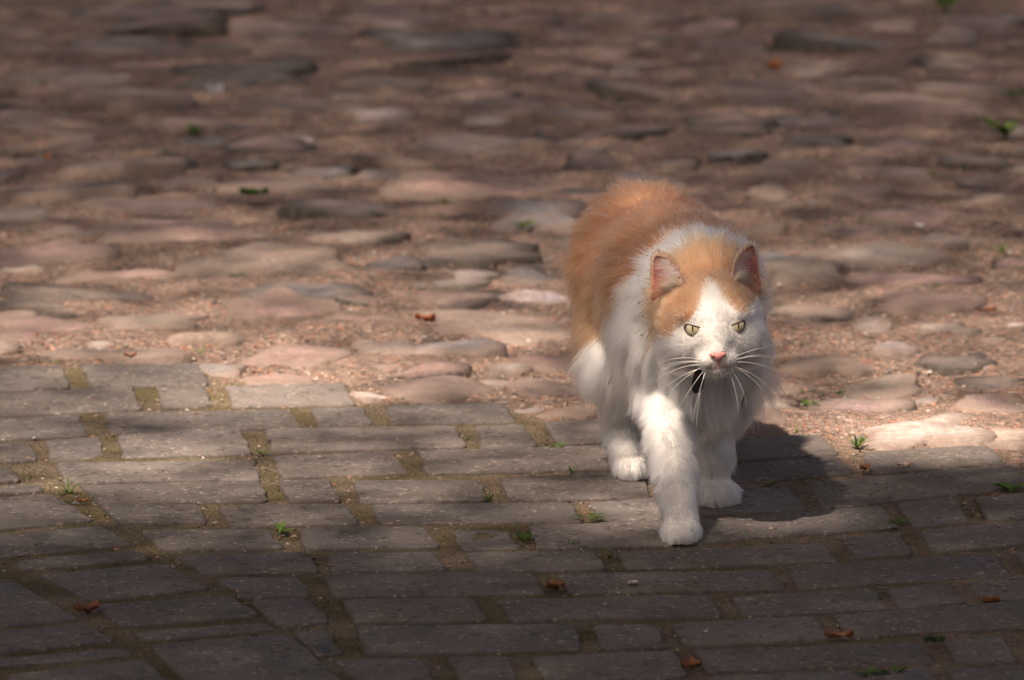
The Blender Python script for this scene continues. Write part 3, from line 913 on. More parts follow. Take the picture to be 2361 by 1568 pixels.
def sample(V_, F_, N_, weight, n_):
    T = np.concatenate([F_[:, [0, 1, 2]], F_[:, [0, 2, 3]]]) if F_.shape[1] == 4 else F_
    a, b, c = V_[T[:, 0]], V_[T[:, 1]], V_[T[:, 2]]
    ar = np.linalg.norm(np.cross(b - a, c - a), axis=1) * .5 * weight[T].mean(1)
    i = rng.choice(len(T), n_, p=ar / ar.sum())
    u, v = rng.random(n_), rng.random(n_)
    f_ = u + v > 1; u[f_], v[f_] = 1 - u[f_], 1 - v[f_]
    P_ = a[i] + u[:, None] * (b - a)[i] + v[:, None] * (c - a)[i]
    Nn = N_[T[i, 0]] * (1 - u - v)[:, None] + N_[T[i, 1]] * u[:, None] + N_[T[i, 2]] * v[:, None]
    return P_, Nn / np.linalg.norm(Nn, axis=1, keepdims=True)

NHAIR = 270000
qh = loc(V)
facew = np.exp(-np.maximum(0, np.linalg.norm(qh - np.array((0, 25, -8)), axis=1) - 45) / 12)
wt = 1 + 4.2 * facew
wt *= np.where(V[:, 1] > 0.33, 0.7, 1)
P0, N0 = sample(V, Fc, N, wt, NHAIR)
W_ = []
for p in PR: W_.append(np.exp(-np.clip(dist(p, P0), -.01, .2) / 0.006))
W_ = np.array(W_); W_ /= W_.sum(0)
Lf = W_.T @ np.array([p['L'] for p in PR]); lift = W_.T @ np.array([p['lift'] for p in PR])
flow = W_.T @ np.array([p['flow'] for p in PR])
hw = W_[[i for i, p in enumerate(PR) if p['g'] == 'head']].sum(0)
q = loc(P0)
# face: hair runs away from the nose
nz = np.array((0, NOSE_Y, -22.0))
fl = q - nz; fl[:, 1] = fl[:, 1] - 6
dn = np.linalg.norm(fl, axis=1)
flh = fl / dn[:, None]
# cheeks fall a little, brow rises
flh[:, 2] += np.where(q[:, 2] < -5, -0.25, 0.15)
flow = flow * (1 - hw)[:, None] + (flh @ HB) * hw[:, None] * 1.4
# part round the eyes
for e in EYES:
    dv = P0 - np.array(e)
    dd = np.linalg.norm(dv, axis=1)
    wv = np.exp(-(dd / .011) ** 2) * 1.6
    flow = flow + dv / dd[:, None] * wv[:, None]
Lh = np.clip(3.0 + (dn - 20) * 0.14, 2.2, 9.5) / 1000
side = np.clip((np.abs(q[:, 0]) - 24) / 22, 0, 1) * np.clip((14 - q[:, 2]) / 22, 0, 1) * np.clip((46 - q[:, 1]) / 26, 0, 1)
Lh = Lh + side * .017
low = np.clip((-20 - q[:, 2]) / 12, 0, 1) * np.clip((np.abs(q[:, 0]) - 13) / 9, 0, 1) * np.clip((44 - q[:, 1]) / 14, 0, 1)
Lh = Lh + low * .008
for e in EYES:
    de = np.linalg.norm(P0 - np.array(e), axis=1) * 1000
    Lh = np.minimum(Lh, np.clip((1.6 + (de - 9) * 0.30) / 1000, .0014, .05))
Lf = Lf * (1 - hw) + Lh * hw
lift = lift * (1 - hw) + hw * (0.24 + .14 * side)
ruff = np.exp(-((P0[:, 1] - .07) / .05) ** 2) * (P0[:, 2] > .15) * (1 - hw)
Lf = Lf + ruff * .003
# bare spots: eyes, nose leather, lips
ok = np.ones(len(P0), bool)
for e in EYES:
    d = (P0 - np.array(e)) @ HB.T * 1000
    ok &= ~(((d[:, 0] / 8.8) ** 2 + (d[:, 2] / 6.6) ** 2 < 1) & (np.abs(d[:, 1]) < 12))
ok &= ~((np.abs(q[:, 0]) < 7.5 - np.maximum(0, -20 - q[:, 2]) * .5) & (q[:, 2] > -29.5) & (q[:, 2] < -18.3) & (q[:, 1] > 44))
ok &= ~((np.abs(q[:, 2] + 34.5) < .8) & (q[:, 1] > 40) & (np.abs(q[:, 0]) < 10))
ok &= P0[:, 2] > 0.004
P0, N0, flow, Lf, lift, hw = P0[ok], N0[ok], flow[ok], Lf[ok], lift[ok], hw[ok]
hcol, o_, h_ = hair_colors(P0, 0.0022)
q = loc(P0)
# thin pink-toned hair about nose, chin and inner eye corners
pk = np.exp(-(np.linalg.norm(q - np.array((0, NOSE_Y, -23)), axis=1) / 9) ** 2) * .55
for s in (-1, 1): pk = np.maximum(pk, np.exp(-(np.linalg.norm(q - np.array((s * 13.5, 40, -3)), axis=1) / 5) ** 2) * .7)
hcol = hcol * (1 - pk[:, None]) + np.array((.72, .42, .38)) * pk[:, None]
guard = rng.random(len(P0)) < .05
Lf = np.where(guard & (hw < .5), Lf * 1.2, Lf)
radv = np.where(hw > .5, .00011, .00019) * rng.uniform(.8, 1.25, len(P0))
fur = fur_object('fur', P0, N0, flow, Lf, lift, hcol, cat, clump=.74 * (1 - .65 * hw), clump_n=18, rad=radv, droop=.22, broad=150)
fur['kind'] = 'stuff'

# ---- eyes
def mat_eye():
    s = NT('cat_eye')
    v = s.coords(rand=False)
    sp = s.n('ShaderNodeSeparateXYZ'); s.l(v, sp.inputs[0])
    def mth(op, a, b=None):
        nd = s.n('ShaderNodeMath', operation=op)
        for i, w in enumerate((a, b)):
            if w is None: continue
            if hasattr(w, 'links'): s.l(w, nd.inputs[i])
            else: nd.inputs[i].default_value = w
        return nd.outputs[0]
    X, Z = sp.outputs['X'], sp.outputs['Z']
    r2 = mth('SQRT', mth('ADD', mth('MULTIPLY', X, X), mth('MULTIPLY', Z, Z)))
    rn = mth('DIVIDE', r2, 0.0078)
    iris = s.ramp(rn, [(0.0, (.52, .43, .24)), (0.35, (.56, .49, .31)), (0.72, (.50, .48, .34)), (0.90, (.27, .25, .17)), (0.985, (.04, .03, .02))])
    st = s.n('ShaderNodeTexNoise'); st.inputs['Scale'].default_value = 900
    s.l(v, st.inputs['Vector'])
    iris = s.mix(0.5, iris, s.ramp(st.outputs['Fac'], [(0.3, (.6, .6, .6)), (0.7, (1.4, 1.4, 1.4))]), 'MULTIPLY')
    s.b.inputs['Coat Weight'].default_value = 0.6
    s.b.inputs['Coat Roughness'].default_value = 0.03
    return s.out(iris, 0.25)
M_EYE = mat_eye()
M_PUPIL = mat_plain('pupil', (.008, .007, .006), 0.15, 0.5)
M_LID = mat_plain('eyelid', (.075, .042, .036), 0.5, 0.4)
M_PINK = mat_plain('pink_skin', (.60, .25, .22), 0.45, 0.4, 0.15, 500, .18, .0006)
M_EARIN = mat_plain('ear_skin', (.42, .165, .138), 0.6, 0.25, 0.2, 160, .25)
M_BLACK = mat_plain('black_leather', (.012, .011, .011), 0.5, 0.4)
M_WHISK = mat_plain('whisker', (.86, .84, .80), 0.35, 0.5)

def tube(points, radii, seg=4):
    V_, F_ = [], []
    n_ = len(points)
    for i, p in enumerate(points):
        t = (points[min(i + 1, n_ - 1)] - points[max(i - 1, 0)]).normalized()
        a = t.orthogonal().normalized() if i == 0 else (prev - t * prev.dot(t)).normalized()
        prev = a; b = t.cross(a)
        for k in range(seg):
            an = 2 * math.pi * k / seg
            V_.append(p + (a * math.cos(an) + b * math.sin(an)) * radii[i])
    for i in range(n_ - 1):
        for k in range(seg):
            k2 = (k + 1) % seg
            F_.append((i * seg + k, i * seg + k2, (i + 1) * seg + k2, (i + 1) * seg + k))
    F_.append(tuple(range(seg))[::-1]); F_.append(tuple((n_ - 1) * seg + k for k in range(seg)))
    return V_, F_

def basis_matrix(r, f, u, o):
    return Matrix(((r.x, f.x, u.x, o.x), (r.y, f.y, u.y, o.y), (r.z, f.z, u.z, o.z), (0, 0, 0, 1)))

for s, e in zip((-1, 1), EYES):
    # almond outline in the eye's own plane (mm), stern upper lid falling to the nose
    out = []
    for k in range(28):
        a = 2 * math.pi * k / 28
        x = 8.6 * math.cos(a)                      # +x outer corner
        z = math.sin(a)
        z = z * (5.4 if z > 0 else 6.7) * (1 - 0.12 * abs(math.cos(a)) ** 2)
        if z > 0: z = min(z, 3.7 + 0.13 * x)
        z += 0.16 * x
        if x < -6: z -= 0.5
        out.append((s * x, z))
    fwd = (hf + hr * (s * 0.30) + hu * .04).normalized()
    rt = (hr - fwd * hr.dot(fwd)).normalized(); up = rt.cross(-fwd).normalized()
    if up.dot(hu) < 0: up = -up
    org = e
    rad = 11.5
    def dome(x, z, lift_=0.0): return Vector((x, math.sqrt(max(rad * rad - x * x - z * z, 1)) - rad + 4.8 + lift_, z)) / 1000
    VV, FF = [dome(0, 0)], []
    rings = 6
    for j in range(1, rings + 1):
        for (x, z) in out: VV.append(dome(x * j / rings, z * j / rings))
    nO = len(out)
    for k in range(nO): FF.append((0, 1 + k, 1 + (k + 1) % nO))
    for j in range(rings - 1):
        for k in range(nO):
            a, b = 1 + j * nO + k, 1 + j * nO + (k + 1) % nO
            FF.append((a, a + nO, b + nO, b))
    eye = link('eye', mesh_from('eye', VV, FF, True), M_EYE, cat)
    eye.matrix_local = Matrix.Translation(-BASE) @ basis_matrix(rt, fwd, up, org)
    bm = bmesh.new(); bm.from_mesh(eye.data); bmesh.ops.recalc_face_normals(bm, faces=bm.faces[:])
    if sum((f.normal.y for f in bm.faces)) < 0: bmesh.ops.reverse_faces(bm, faces=bm.faces[:])
    bm.to_mesh(eye.data); bm.free()
    pv, pf = [], []
    for k in range(11):
        z = -2.6 + 6.6 * k / 10
        w = .78 * math.sin(math.pi * (k + .35) / 10.7) ** .7
        pv += [dome(-w, z, .1), dome(0, z, .16), dome(w, z, .1)]
    for k in range(10):
        for c in (0, 1): pf.append((k * 3 + c, k * 3 + c + 1, k * 3 + c + 4, k * 3 + c + 3))
    pup = link('pupil', mesh_from('pupil', pv, pf), M_PUPIL, eye)
    loop = [dome(x * 1.03, z * 1.03, .2) for (x, z) in out]
    tv, tf = [], []
    for k in range(nO):
        c = loop[k]; x, z = out[k]
        thick = .75 if z > 0 else .5
        rdir = Vector((x, 0, z)).normalized()
        for w in range(5):
            an = 2 * math.pi * w / 5
            tv.append(c + (rdir * math.cos(an) + Vector((0, 1, 0)) * math.sin(an)) * thick / 1000)
    for k in range(nO):
        for w in range(5):
            k2, w2 = (k + 1) % nO, (w + 1) % 5
            tf.append((k * 5 + w, k2 * 5 + w, k2 * 5 + w2, k * 5 + w2))
    link('eyelid', mesh_from('eyelid', tv, tf, True), M_LID, eye)
    # pink inner corner
    cv = [dome(-s * 8.4, -1.6, .4), dome(-s * 10.8, -3.4, -.4), dome(-s * 7.4, -4.6, .3), dome(-s * 6.4, -2.6, .8)]
    link('tear_duct', mesh_from('tear_duct', cv, [(0, 1, 2, 3)]), M_PINK, eye)

# ---- nose leather
NP = []
def nose_f(P_):
    q = loc(P_)
    def el(c, r):
        w = (q - np.array(c)) / np.array(r); k0 = np.linalg.norm(w, axis=1); k1 = np.linalg.norm(w / np.array(r), axis=1)
        return k0 * (k0 - 1) / np.maximum(k1, 1e-6)
    def sm(a, b, k): h = np.maximum(k - np.abs(a - b), 0) / k; return np.minimum(a, b) - h * h * k * .25
    d = sm(el((-4.2, NOSE_Y + 0, -21.3), (4.0, 4.0, 2.9)), el((4.2, NOSE_Y + 0, -21.3), (4.0, 4.0, 2.9)), 2.5)
    d = sm(d, el((0, NOSE_Y + 1.2, -23.3), (3.9, 4.0, 4.2)), 2.5)
    d = sm(d, el((0, NOSE_Y + -.5, -28.5), (1.3, 3.2, 4.5)), 1.6)
    for s in (-1, 1):
        d = np.maximum(d, -el((s * 5.2, NOSE_Y + 4.3, -23.2), (1.9, 2.6, .85)))
    d = np.maximum(d, -el((0, NOSE_Y + 5.4, -26), (.35, 1.8, 4)))
    return d / 1000
nc_ = np.array(hd(0, NOSE_Y, -24.5))
Vn, Fn, _n = surface_nets(nose_f, nc_ - .014, nc_ + .014, .0006)
nose = link('nose', mesh_arrays('nose', Vn - BASEN, Fn, True), M_PINK, cat)

# ---- ears
def make_ear(s, bl, bm_, tip, depth):
    """bl, bm_, tip: outer base, inner base, tip (head mm); a cupped leaf with thickness"""
    bl, bm_, tip = Vector(bl), Vector(bm_), Vector(tip)
    mid = (bl + bm_) / 2
    upv = tip - mid; H = upv.length; upv.normalize()
    sd = (bm_ - bl); Wd = sd.length; sd.normalize()
    face = sd.cross(upv) if s < 0 else upv.cross(sd)
    face.normalize()
    if face.y < 0: face = -face
    sd = (bm_ - bl).normalized()
    nu, nv = 14, 12
    front, back = [], []
    for j in range(nv + 1):
        v = j / nv
        half = Wd / 2 * (max(0, 1 - v ** 1.75)) ** 0.74
        for i in range(nu + 1):
            u = -1 + 2 * i / nu
            cen = mid.lerp(tip, v) + (bl - bm_).normalized() * (-Wd * .10 * math.sin(v * math.pi))
            p = cen + sd * (u * half) + face * (depth * (u * u - 1) * (1 - .55 * v)) + upv * (0)
            front.append(p)
            back.append(p - face * (1.6 * (1 - u * u * .8) * (1 - .5 * v) + .5))
    VV = [hd(*p) - BASE for p in front + back]
    o_ = len(front); FF = []; mats = []
    def id_(i, j): return j * (nu + 1) + i
    for j in range(nv):
        for i in range(nu):
            a, b, c, d = id_(i, j), id_(i + 1, j), id_(i + 1, j + 1), id_(i, j + 1)
            FF.append((a, b, c, d)); mats.append(0)
            FF.append((o_ + d, o_ + c, o_ + b, o_ + a)); mats.append(1)
    for j in range(nv):
        for i, fl_ in ((0, 0), (nu, 1)):
            a, d = id_(i, j), id_(i, j + 1)
            q_ = (a, d, o_ + d, o_ + a)
            FF.append(q_ if fl_ == 0 else q_[::-1]); mats.append(1)
    me = mesh_from('ear', VV, FF, True)
    ear = link('ear', me, [M_EARIN, M_SKIN], cat)
    me.polygons.foreach_set('material_index', mats)
    nrm = (hr * face.x + hf * face.y + hu * face.z)
    W0 = np.array([hd(*p) for p in front]); B0 = np.array([hd(*p) for p in back])
    oc = np.tile(np.array(OR_H), (len(VV), 1))
    a = me.attributes.new('hair_color', 'FLOAT_COLOR', 'POINT')
    a.data.foreach_set('color', np.concatenate([oc * .8, np.ones((len(oc), 1))], 1).astype(np.float32).ravel())
    # fur on the back and along the rims, wisps across the cup
    r_ = np.random.default_rng(50 + s)
    nb, ni, nr = 5000, 420, 1500
    ups = np.array(hr * upv.x + hf * upv.y + hu * upv.z); sds = np.array(hr * sd.x + hf * sd.y + hu * sd.z); fcs = np.array(nrm)
    G = B0.reshape(nv + 1, nu + 1, 3)
    def at_grid(Gr, u, v):
        fi, fj = u * nu, v * nv
        i0, j0 = np.minimum(fi.astype(int), nu - 1), np.minimum(fj.astype(int), nv - 1)
        a_, b_ = (fi - i0)[:, None], (fj - j0)[:, None]
        return (Gr[j0, i0] * (1 - a_) + Gr[j0, i0 + 1] * a_) * (1 - b_) + (Gr[j0 + 1, i0] * (1 - a_) + Gr[j0 + 1, i0 + 1] * a_) * b_
    u, v = r_.random(nb), r_.random(nb) ** 1.2 * .97
    Pb = at_grid(G, u, v)
    nb_n = -fcs[None] + sds[None] * ((u - .5) * 1.6)[:, None]; nb_n /= np.linalg.norm(nb_n, axis=1, keepdims=True)
    cb = np.where((r_.random(nb) < (.25 if s < 0 else .6))[:, None], WHITE, OR_H * r_.uniform(.85, 1.1, (nb, 1)))
    fb = np.tile(ups, (nb, 1)) + sds[None] * ((u - .5) * 0.6)[:, None]
    # rims
    ur = np.where(r_.random(nr) < .5, 0.0, 1.0); vr = r_.random(nr) * .985
    Pr_ = at_grid(W0.reshape(nv + 1, nu + 1, 3), ur, vr)
    nr_n = sds[None] * (ur * 2 - 1)[:, None] * .8 + fcs[None] * .2
    fr_ = np.tile(ups, (nr, 1)) + sds[None] * ((ur - .5) * .5)[:, None]
    cr_ = np.where((r_.random(nr) < .3)[:, None], WHITE * .8, OR_H * .8)
    # wisps: rooted along the inner edge, sweeping outwards
    ui = 1.0 - r_.random(ni) ** 1.6 * .35; vi = .02 + r_.random(ni) ** 1.2 * .75
    Pi = at_grid(W0.reshape(nv + 1, nu + 1, 3), ui, vi)
    fi_ = -sds[None] * np.ones((ni, 1)) + ups[None] * r_.uniform(.0, .8, (ni, 1)) * np.ones((ni, 1))
    ni_n = np.tile(fcs, (ni, 1)) * .8 + sds[None] * .0
    ci = np.tile(WHITE * .92, (ni, 1))
    # tufts at the foot of the cup
    nt = 1100
    ut, vt = r_.random(nt), r_.random(nt) * .06
    Pt = at_grid(W0.reshape(nv + 1, nu + 1, 3), ut, vt)
    ft_ = np.tile(ups, (nt, 1)) * 1.0 - sds[None] * .5; nt_n = np.tile(fcs, (nt, 1))
    ct = np.where((r_.random(nt) < .5)[:, None], WHITE * .95, OR_H)
    Pall = np.concatenate([Pb, Pr_, Pi, Pt]); Nall = np.concatenate([nb_n, nr_n, ni_n, nt_n]); Nall /= np.linalg.norm(Nall, axis=1, keepdims=True)
    Fl = np.concatenate([fb, fr_, fi_, ft_])
    Ll = np.concatenate([np.full(nb, .0055), np.full(nr, .0030), r_.uniform(.008, .020, ni), r_.uniform(.007, .017, nt)])
    li = np.concatenate([np.full(nb, .25), np.full(nr, .3), np.full(ni, .22), np.full(nt, .4)])
    Cl = np.concatenate([cb, cr_, ci, ct])
    ra_ = np.concatenate([np.full(nb, .00012), np.full(nr, .0001), np.full(ni, .00010), np.full(nt, .00011)])
    f_ = fur_object('ear_fur', Pall, Nall, Fl, Ll, li, Cl, ear, clump=.4, clump_n=8, seed=60 + s, rad=ra_, droop=0.0, curl=.08)
    f_['kind'] = 'stuff'
    return ear
make_ear(-1, (-56, -8, 24), (-26, 6, 40), (-50, -6, 69), 9)
make_ear(1, (52, -10, 24), (23, 6, 40), (46, -8, 72), 9)

# ---- whiskers
WH = [  # root (head mm), end offset in photograph units from root
 (-1, (13, 52, -27), (-100, 2), .25), (-1, (14, 51, -29), (-118, 30), .3), (-1, (15, 50, -31), (-130, 52), .28), (-1, (14, 50, -33), (-95, 78), .22),
 (-1, (13, 50, -34), (-112, 60), .2), (-1, (12, 50, -35), (-70, 105), .12), (-1, (11, 50, -36), (-40, 130), .08), (-1, (15, 48, -29), (-92, 10), .22), (-1, (12, 49, -36), (-28, 150), .1),
 (1, (13, 52, -27), (92, -18), .15), (1, (14, 51, -29), (98, 2), .16), (1, (15, 50, -31), (105, 34), .22), (1, (14, 50, -33), (72, 72), .2),
 (1, (13, 50, -34), (88, 60), .2), (1, (12, 50, -36), (36, 96), .15), (1, (15, 48, -30), (70, -8), .12), (1, (10, 49, -36), (20, 110), .1)]
for s, root, (ex, ey), sag in WH:
    p0 = hd(s * root[0], root[1], root[2])
    d = (hr * ex - hu * ey) / 2372 - hf * (abs(ex) / 2372 * .22)
    pts = []
    L = d.length
    side_dir = (hu * 1.0 if abs(ex) > abs(ey) else hr * s * 1.0)
    for i in range(11):
        t = i / 10
        pts.append(p0 + d * t + side_dir * (L * sag * 4 * t * (1 - t) * .35) - BASE)
    rad = [.00040 * (1 - .75 * i / 10) for i in range(11)]
    v_, f_ = tube(pts, rad, 4)
    link('whisker', mesh_from('whisker', v_, f_, True), M_WHISK, cat)
for s in (-1, 1):      # brow hairs
    for k in range(3):
        p0 = hd(s * (22 + 2 * k), 38, 13); d = (hr * s * (.012 + .006 * k) + hu * (.020 - .004 * k) + hf * .004)
        v_, f_ = tube([p0 + d * t + hu * (-.006 * t * t) - BASE for t in (0, .25, .5, .75, 1)], [.0002, .00018, .00015, .0001, .00004], 3)
        link('whisker', mesh_from('whisker', v_, f_, True), M_WHISK, cat)

# ---- collar with a black tag
cen = deep(1640, 740, 0.030)
ring_pts = []
cr_dir, cu_dir = Vector((1, 0, 0)), Vector((0, .55, .83)).normalized()
cv, cf = [], []
for k in range(40):
    a = 2 * math.pi * k / 40
    rad_dir = cr_dir * math.cos(a) + cu_dir * math.sin(a)
    nrm_ = cr_dir.cross(cu_dir)
    for (ro, wo) in ((.0505, -.004), (.053, -.004), (.053, .004), (.0505, .004)):
        cv.append(cen + rad_dir * ro + nrm_ * wo - BASE)
for k in range(40):
    for w in range(4):
        k2, w2 = (k + 1) % 40, (w + 1) % 4
        cf.append((k * 4 + w, k * 4 + w2, k2 * 4 + w2, k2 * 4 + w))
collar = link('collar', mesh_from('collar', cv, cf), M_BLACK, cat)
tc = deep(1609, 882, -0.052)
tv = []
prof_ = [(-4.5, 12), (-1, 13), (5.2, 12), (5.4, 2), (4.6, -5.5), (2.6, -8.2), (-1.6, -9), (-4.6, -6.2), (-5.6, -3)]
for dy in (-1.6, 1.6):
    for (x, z) in prof_: tv.append(tc + Vector(((x + z * .16) / 900, dy / 1000, z / 850)) - BASE)
k_ = len(prof_)
tf = [tuple(range(k_)), tuple(range(2 * k_ - 1, k_ - 1, -1))] + [(i, i + k_, (i + 1) % k_ + k_, (i + 1) % k_) for i in range(k_)]
link('tag', mesh_from('tag', tv, tf), M_BLACK, collar)
hook, hf_ = tube([tc + Vector((0, 0, .010)) - BASE, tc + Vector((-.001, .004, .016)) - BASE, tc + Vector((-.002, .012, .024)) - BASE], [.0016, .0014, .0012], 6)
link('hook', mesh_from('hook', hook, hf_, True), M_BLACK, collar)

# ------------------------------------------------------------------ bits caught in the fur
M_TWIG = mat_plain('dry_twig', (.040, .026, .018), 0.8, 0.2)
def twig(px, py, Y, dx, dy, label, rad=.0007):
    p = deep(px, py, Y)
    d = Vector((dx / 2350, 0, -dy / 2350))
    pts = [p + d * (t - .5) + Vector((.0006 * math.sin(t * 7), -.001 * math.sin(t * 3), 0)) - p for t in (0, .2, .4, .6, .8, 1)]
    v_, f_ = tube(pts, [rad * k for k in (.5, 1, 1, .9, .8, .4)], 5)
    o = link('twig', mesh_from('twig', v_, f_, True), M_TWIG)
    o.location = p
    tag(o, label, 'twig', 'twigs caught in the cat fur')
twig(1408, 872, 0.245, -14, 36, 'dark twig caught in the white fur on the cat flank')
twig(1713, 922, 0.035, -6, 34, 'thin black twig hanging from the breast fur beside the foreleg')
sp = []
for (px, py, Y) in [(1342,530,.30),(1338,528,.30),(1357,463,.31),(1472,770,.03),(1490,768,.025),(1500,600,.08),(1300,697,.33),(1310,690,.33),(1500,733,.045),(1700,455,.22),(1640,480,.18),(1440,760,.1),(1490,815,.06),(1770,605,.13),(1395,640,.21),(1370,500,.28),(1455,690,.11),(1480,640,.10),(1478,700,.08),(1288,652,.34)]:
    for _ in range(2):
        d = np.array(ray(px + random.uniform(-6, 6), py + random.uniform(-4, 4))); d /= np.linalg.norm(d)
        rel = V - np.array(cam.location)
        along = rel @ d
        off = np.linalg.norm(rel - along[:, None] * d, axis=1)
        cand = np.where((off < .004) & (N @ d < -.15))[0]
        if len(cand):
            i = cand[np.argmin(along[cand])]
            sp.append(V[i] + N[i] * .009)
sp = np.array(sp)
tag(link('specks', grains(sp, rng.uniform(.0005, .0011, len(sp)), np.tile((.03, .022, .016), (len(sp), 1)), 'specks', 1.0), M_GRIT), kind='stuff')

# ------------------------------------------------------------------ weeds, leaves and petals
def blade_mesh(rr_, kind, n_, size):
    V_, F_ = [], []
    for b in range(n_):
        a = rr_.uniform(0, 6.28)
        if kind == 'grass': L, w, up_ = size * rr_.uniform(.6, 1.15), size * .045, rr_.uniform(.5, 1.2)
        else: L, w, up_ = size * rr_.uniform(.55, 1.0), size * rr_.uniform(.11, .18), rr_.uniform(.6, 1.2) * (1.7 if size > .045 else 1)
        d = Vector((math.cos(a), math.sin(a), 0)); sd = Vector((-d.y, d.x, 0))
        n0 = len(V_)
        K = 5
        for k in range(K + 1):
            t = k / K
            p = d * (L * t * (.75 if kind == 'grass' else .9)) + Vector((0, 0, L * (up_ * t - up_ * .62 * t * t)))
            ww = w * ((1 - t) ** .6 if kind == 'grass' else (math.sin(math.pi * min(1, .12 + t * .88)) ** .8 if t > .25 else .18))
            V_ += [p - sd * ww, p + Vector((0, 0, -ww * .35)), p + sd * ww]
        for k in range(K):
            for c in (0, 1):
                i = n0 + k * 3 + c
                F_.append((i, i + 1, i + 4, i + 3))
    return V_, F_
GREENS = [(.10,.18,.04,1), (.075,.14,.035,1), (.13,.21,.055,1)]
WEEDS = [  # x, y, kind, leaves, size (m), label
 (160,1134,'grass',9,.030,'bright grass tuft where the diagonal joint begins at far left'),
 (645,1226,'broad',7,.020,'small dark weed in a joint left of the dark foreground pavers'),
 (1212,1246,'broad',8,.022,'broad leaved seedling in a joint left of the cat front paw'),
 (1358,1198,'broad',5,.028,'three leaved seedling standing in the sunlit joint beside the paw'),
 (1314,1256,'grass',7,.018,'low grass sprig between the seedling and the cat paw'),
 (1405,1284,'grass',9,.024,'grass sprig in the joint just below left of the paw'),
 (1128,1152,'grass',4,.026,'thin pair of grass blades lying over a paver joint'),
 (1318,1086,'grass',6,.018,'flat grass sprig behind the hind paw on the long mossy joint'),
 (1975,1030,'grass',10,.034,'pale grass tuft at the paving edge beside the sunlit stone'),
 (1868,934,'broad',8,.018,'small weed growing in sand right of the cat breast'),
 (1852,900,'grass',6,.014,'tiny sprig in sand above the small weed beside the cat'),
 (1940,908,'broad',5,.014,'light green sprout on the grey stone behind the purple one'),
 (1838,994,'grass',4,.020,'single upright grass blade at the top edge of the paving'),
 (2332,1130,'broad',8,.026,'broad leaved weed in a joint at the right edge'),
 (2302,1064,'grass',6,.018,'grass sprig at the corner of the right end paver'),
 (1768,1116,'broad',7,.015,'dark weed in the shaded joint right of the foreleg'),
 (2072,1206,'broad',7,.018,'upper dark weed in the diagonal joint at right'),
 (2054,1218,'broad',7,.013,'lower dark weed in the diagonal joint at right'),
 (2000,1556,'broad',8,.022,'dim weed on the bottom edge left of the other one'),
 (2056,1552,'broad',7,.020,'dim weed on the bottom edge under the green leaf'),
 (2318,318,'broad',9,.055,'tall bright weed growing among far cobbles at right'),
 (2178,28,'broad',9,.050,'bright weed among cobbles at the top right'),
 (2305,18,'grass',6,.050,'upright grass at the very top right corner'),
 (2342,222,'broad',7,.035,'green weed between far cobbles at the right edge'),
 (448,312,'broad',8,.034,'round green weed between dark cobbles at upper left'),
 (385,354,'broad',5,.018,'tiny weed below the round green weed at upper left'),
 (1204,522,'broad',8,.026,'green weed beside the blue grey stone left of the cat'),
 (1030,466,'broad',6,.018,'tiny green weed in front of the long pink cobble'),
 (545,636,'broad',6,.018,'tiny green weed left of the large tan cobble'),
 (758,642,'broad',6,.014,'sprout in front of the large tan cobble'),
 (460,812,'grass',6,.020,'grass sprig behind the first paver row at left'),
 (92,836,'grass',6,.016,'grass sprig on the paving edge at far left'),
 (132,838,'grass',6,.018,'grass sprig with white bud beside the paving edge'),
 (600,1044,'broad',6,.014,'tiny weed in the sandy joint of the pale pavers'),
 (1078,1010,'grass',5,.018,'sprig in the joint behind the long middle paver'),
 (2146,660,'broad',6,.022,'green sprout on the pinkish cobbles at right'),
 (2160,404,'broad',6,.022,'green sprout beside the purple far cobble at right'),
 (1732,182,'broad',6,.026,'green weed left of the tan far cobble'),
 (1288,1030,'broad',6,.016,'round leaved sprout in the joint left of the hind leg'),
 (2310,580,'grass',6,.036,'grass blades beside the dark cobble at right edge'),
 (905,868,'grass',5,.014,'sprig behind the large brown cobble at the paving edge'),
]
rw = random.Random(5)
for px, py, kd_, n_, sz, lab in WEEDS:
    v_, f_ = blade_mesh(rw, kd_, n_, sz)
    o = link('weed', mesh_from('weed', v_, f_, True), M_LEAF)
    p = at(px, py); o.location = (p.x, p.y, -0.002)
    o.color = rw.choice(GREENS)
    tag(o, lab, 'weed', 'small weeds growing between the stones')

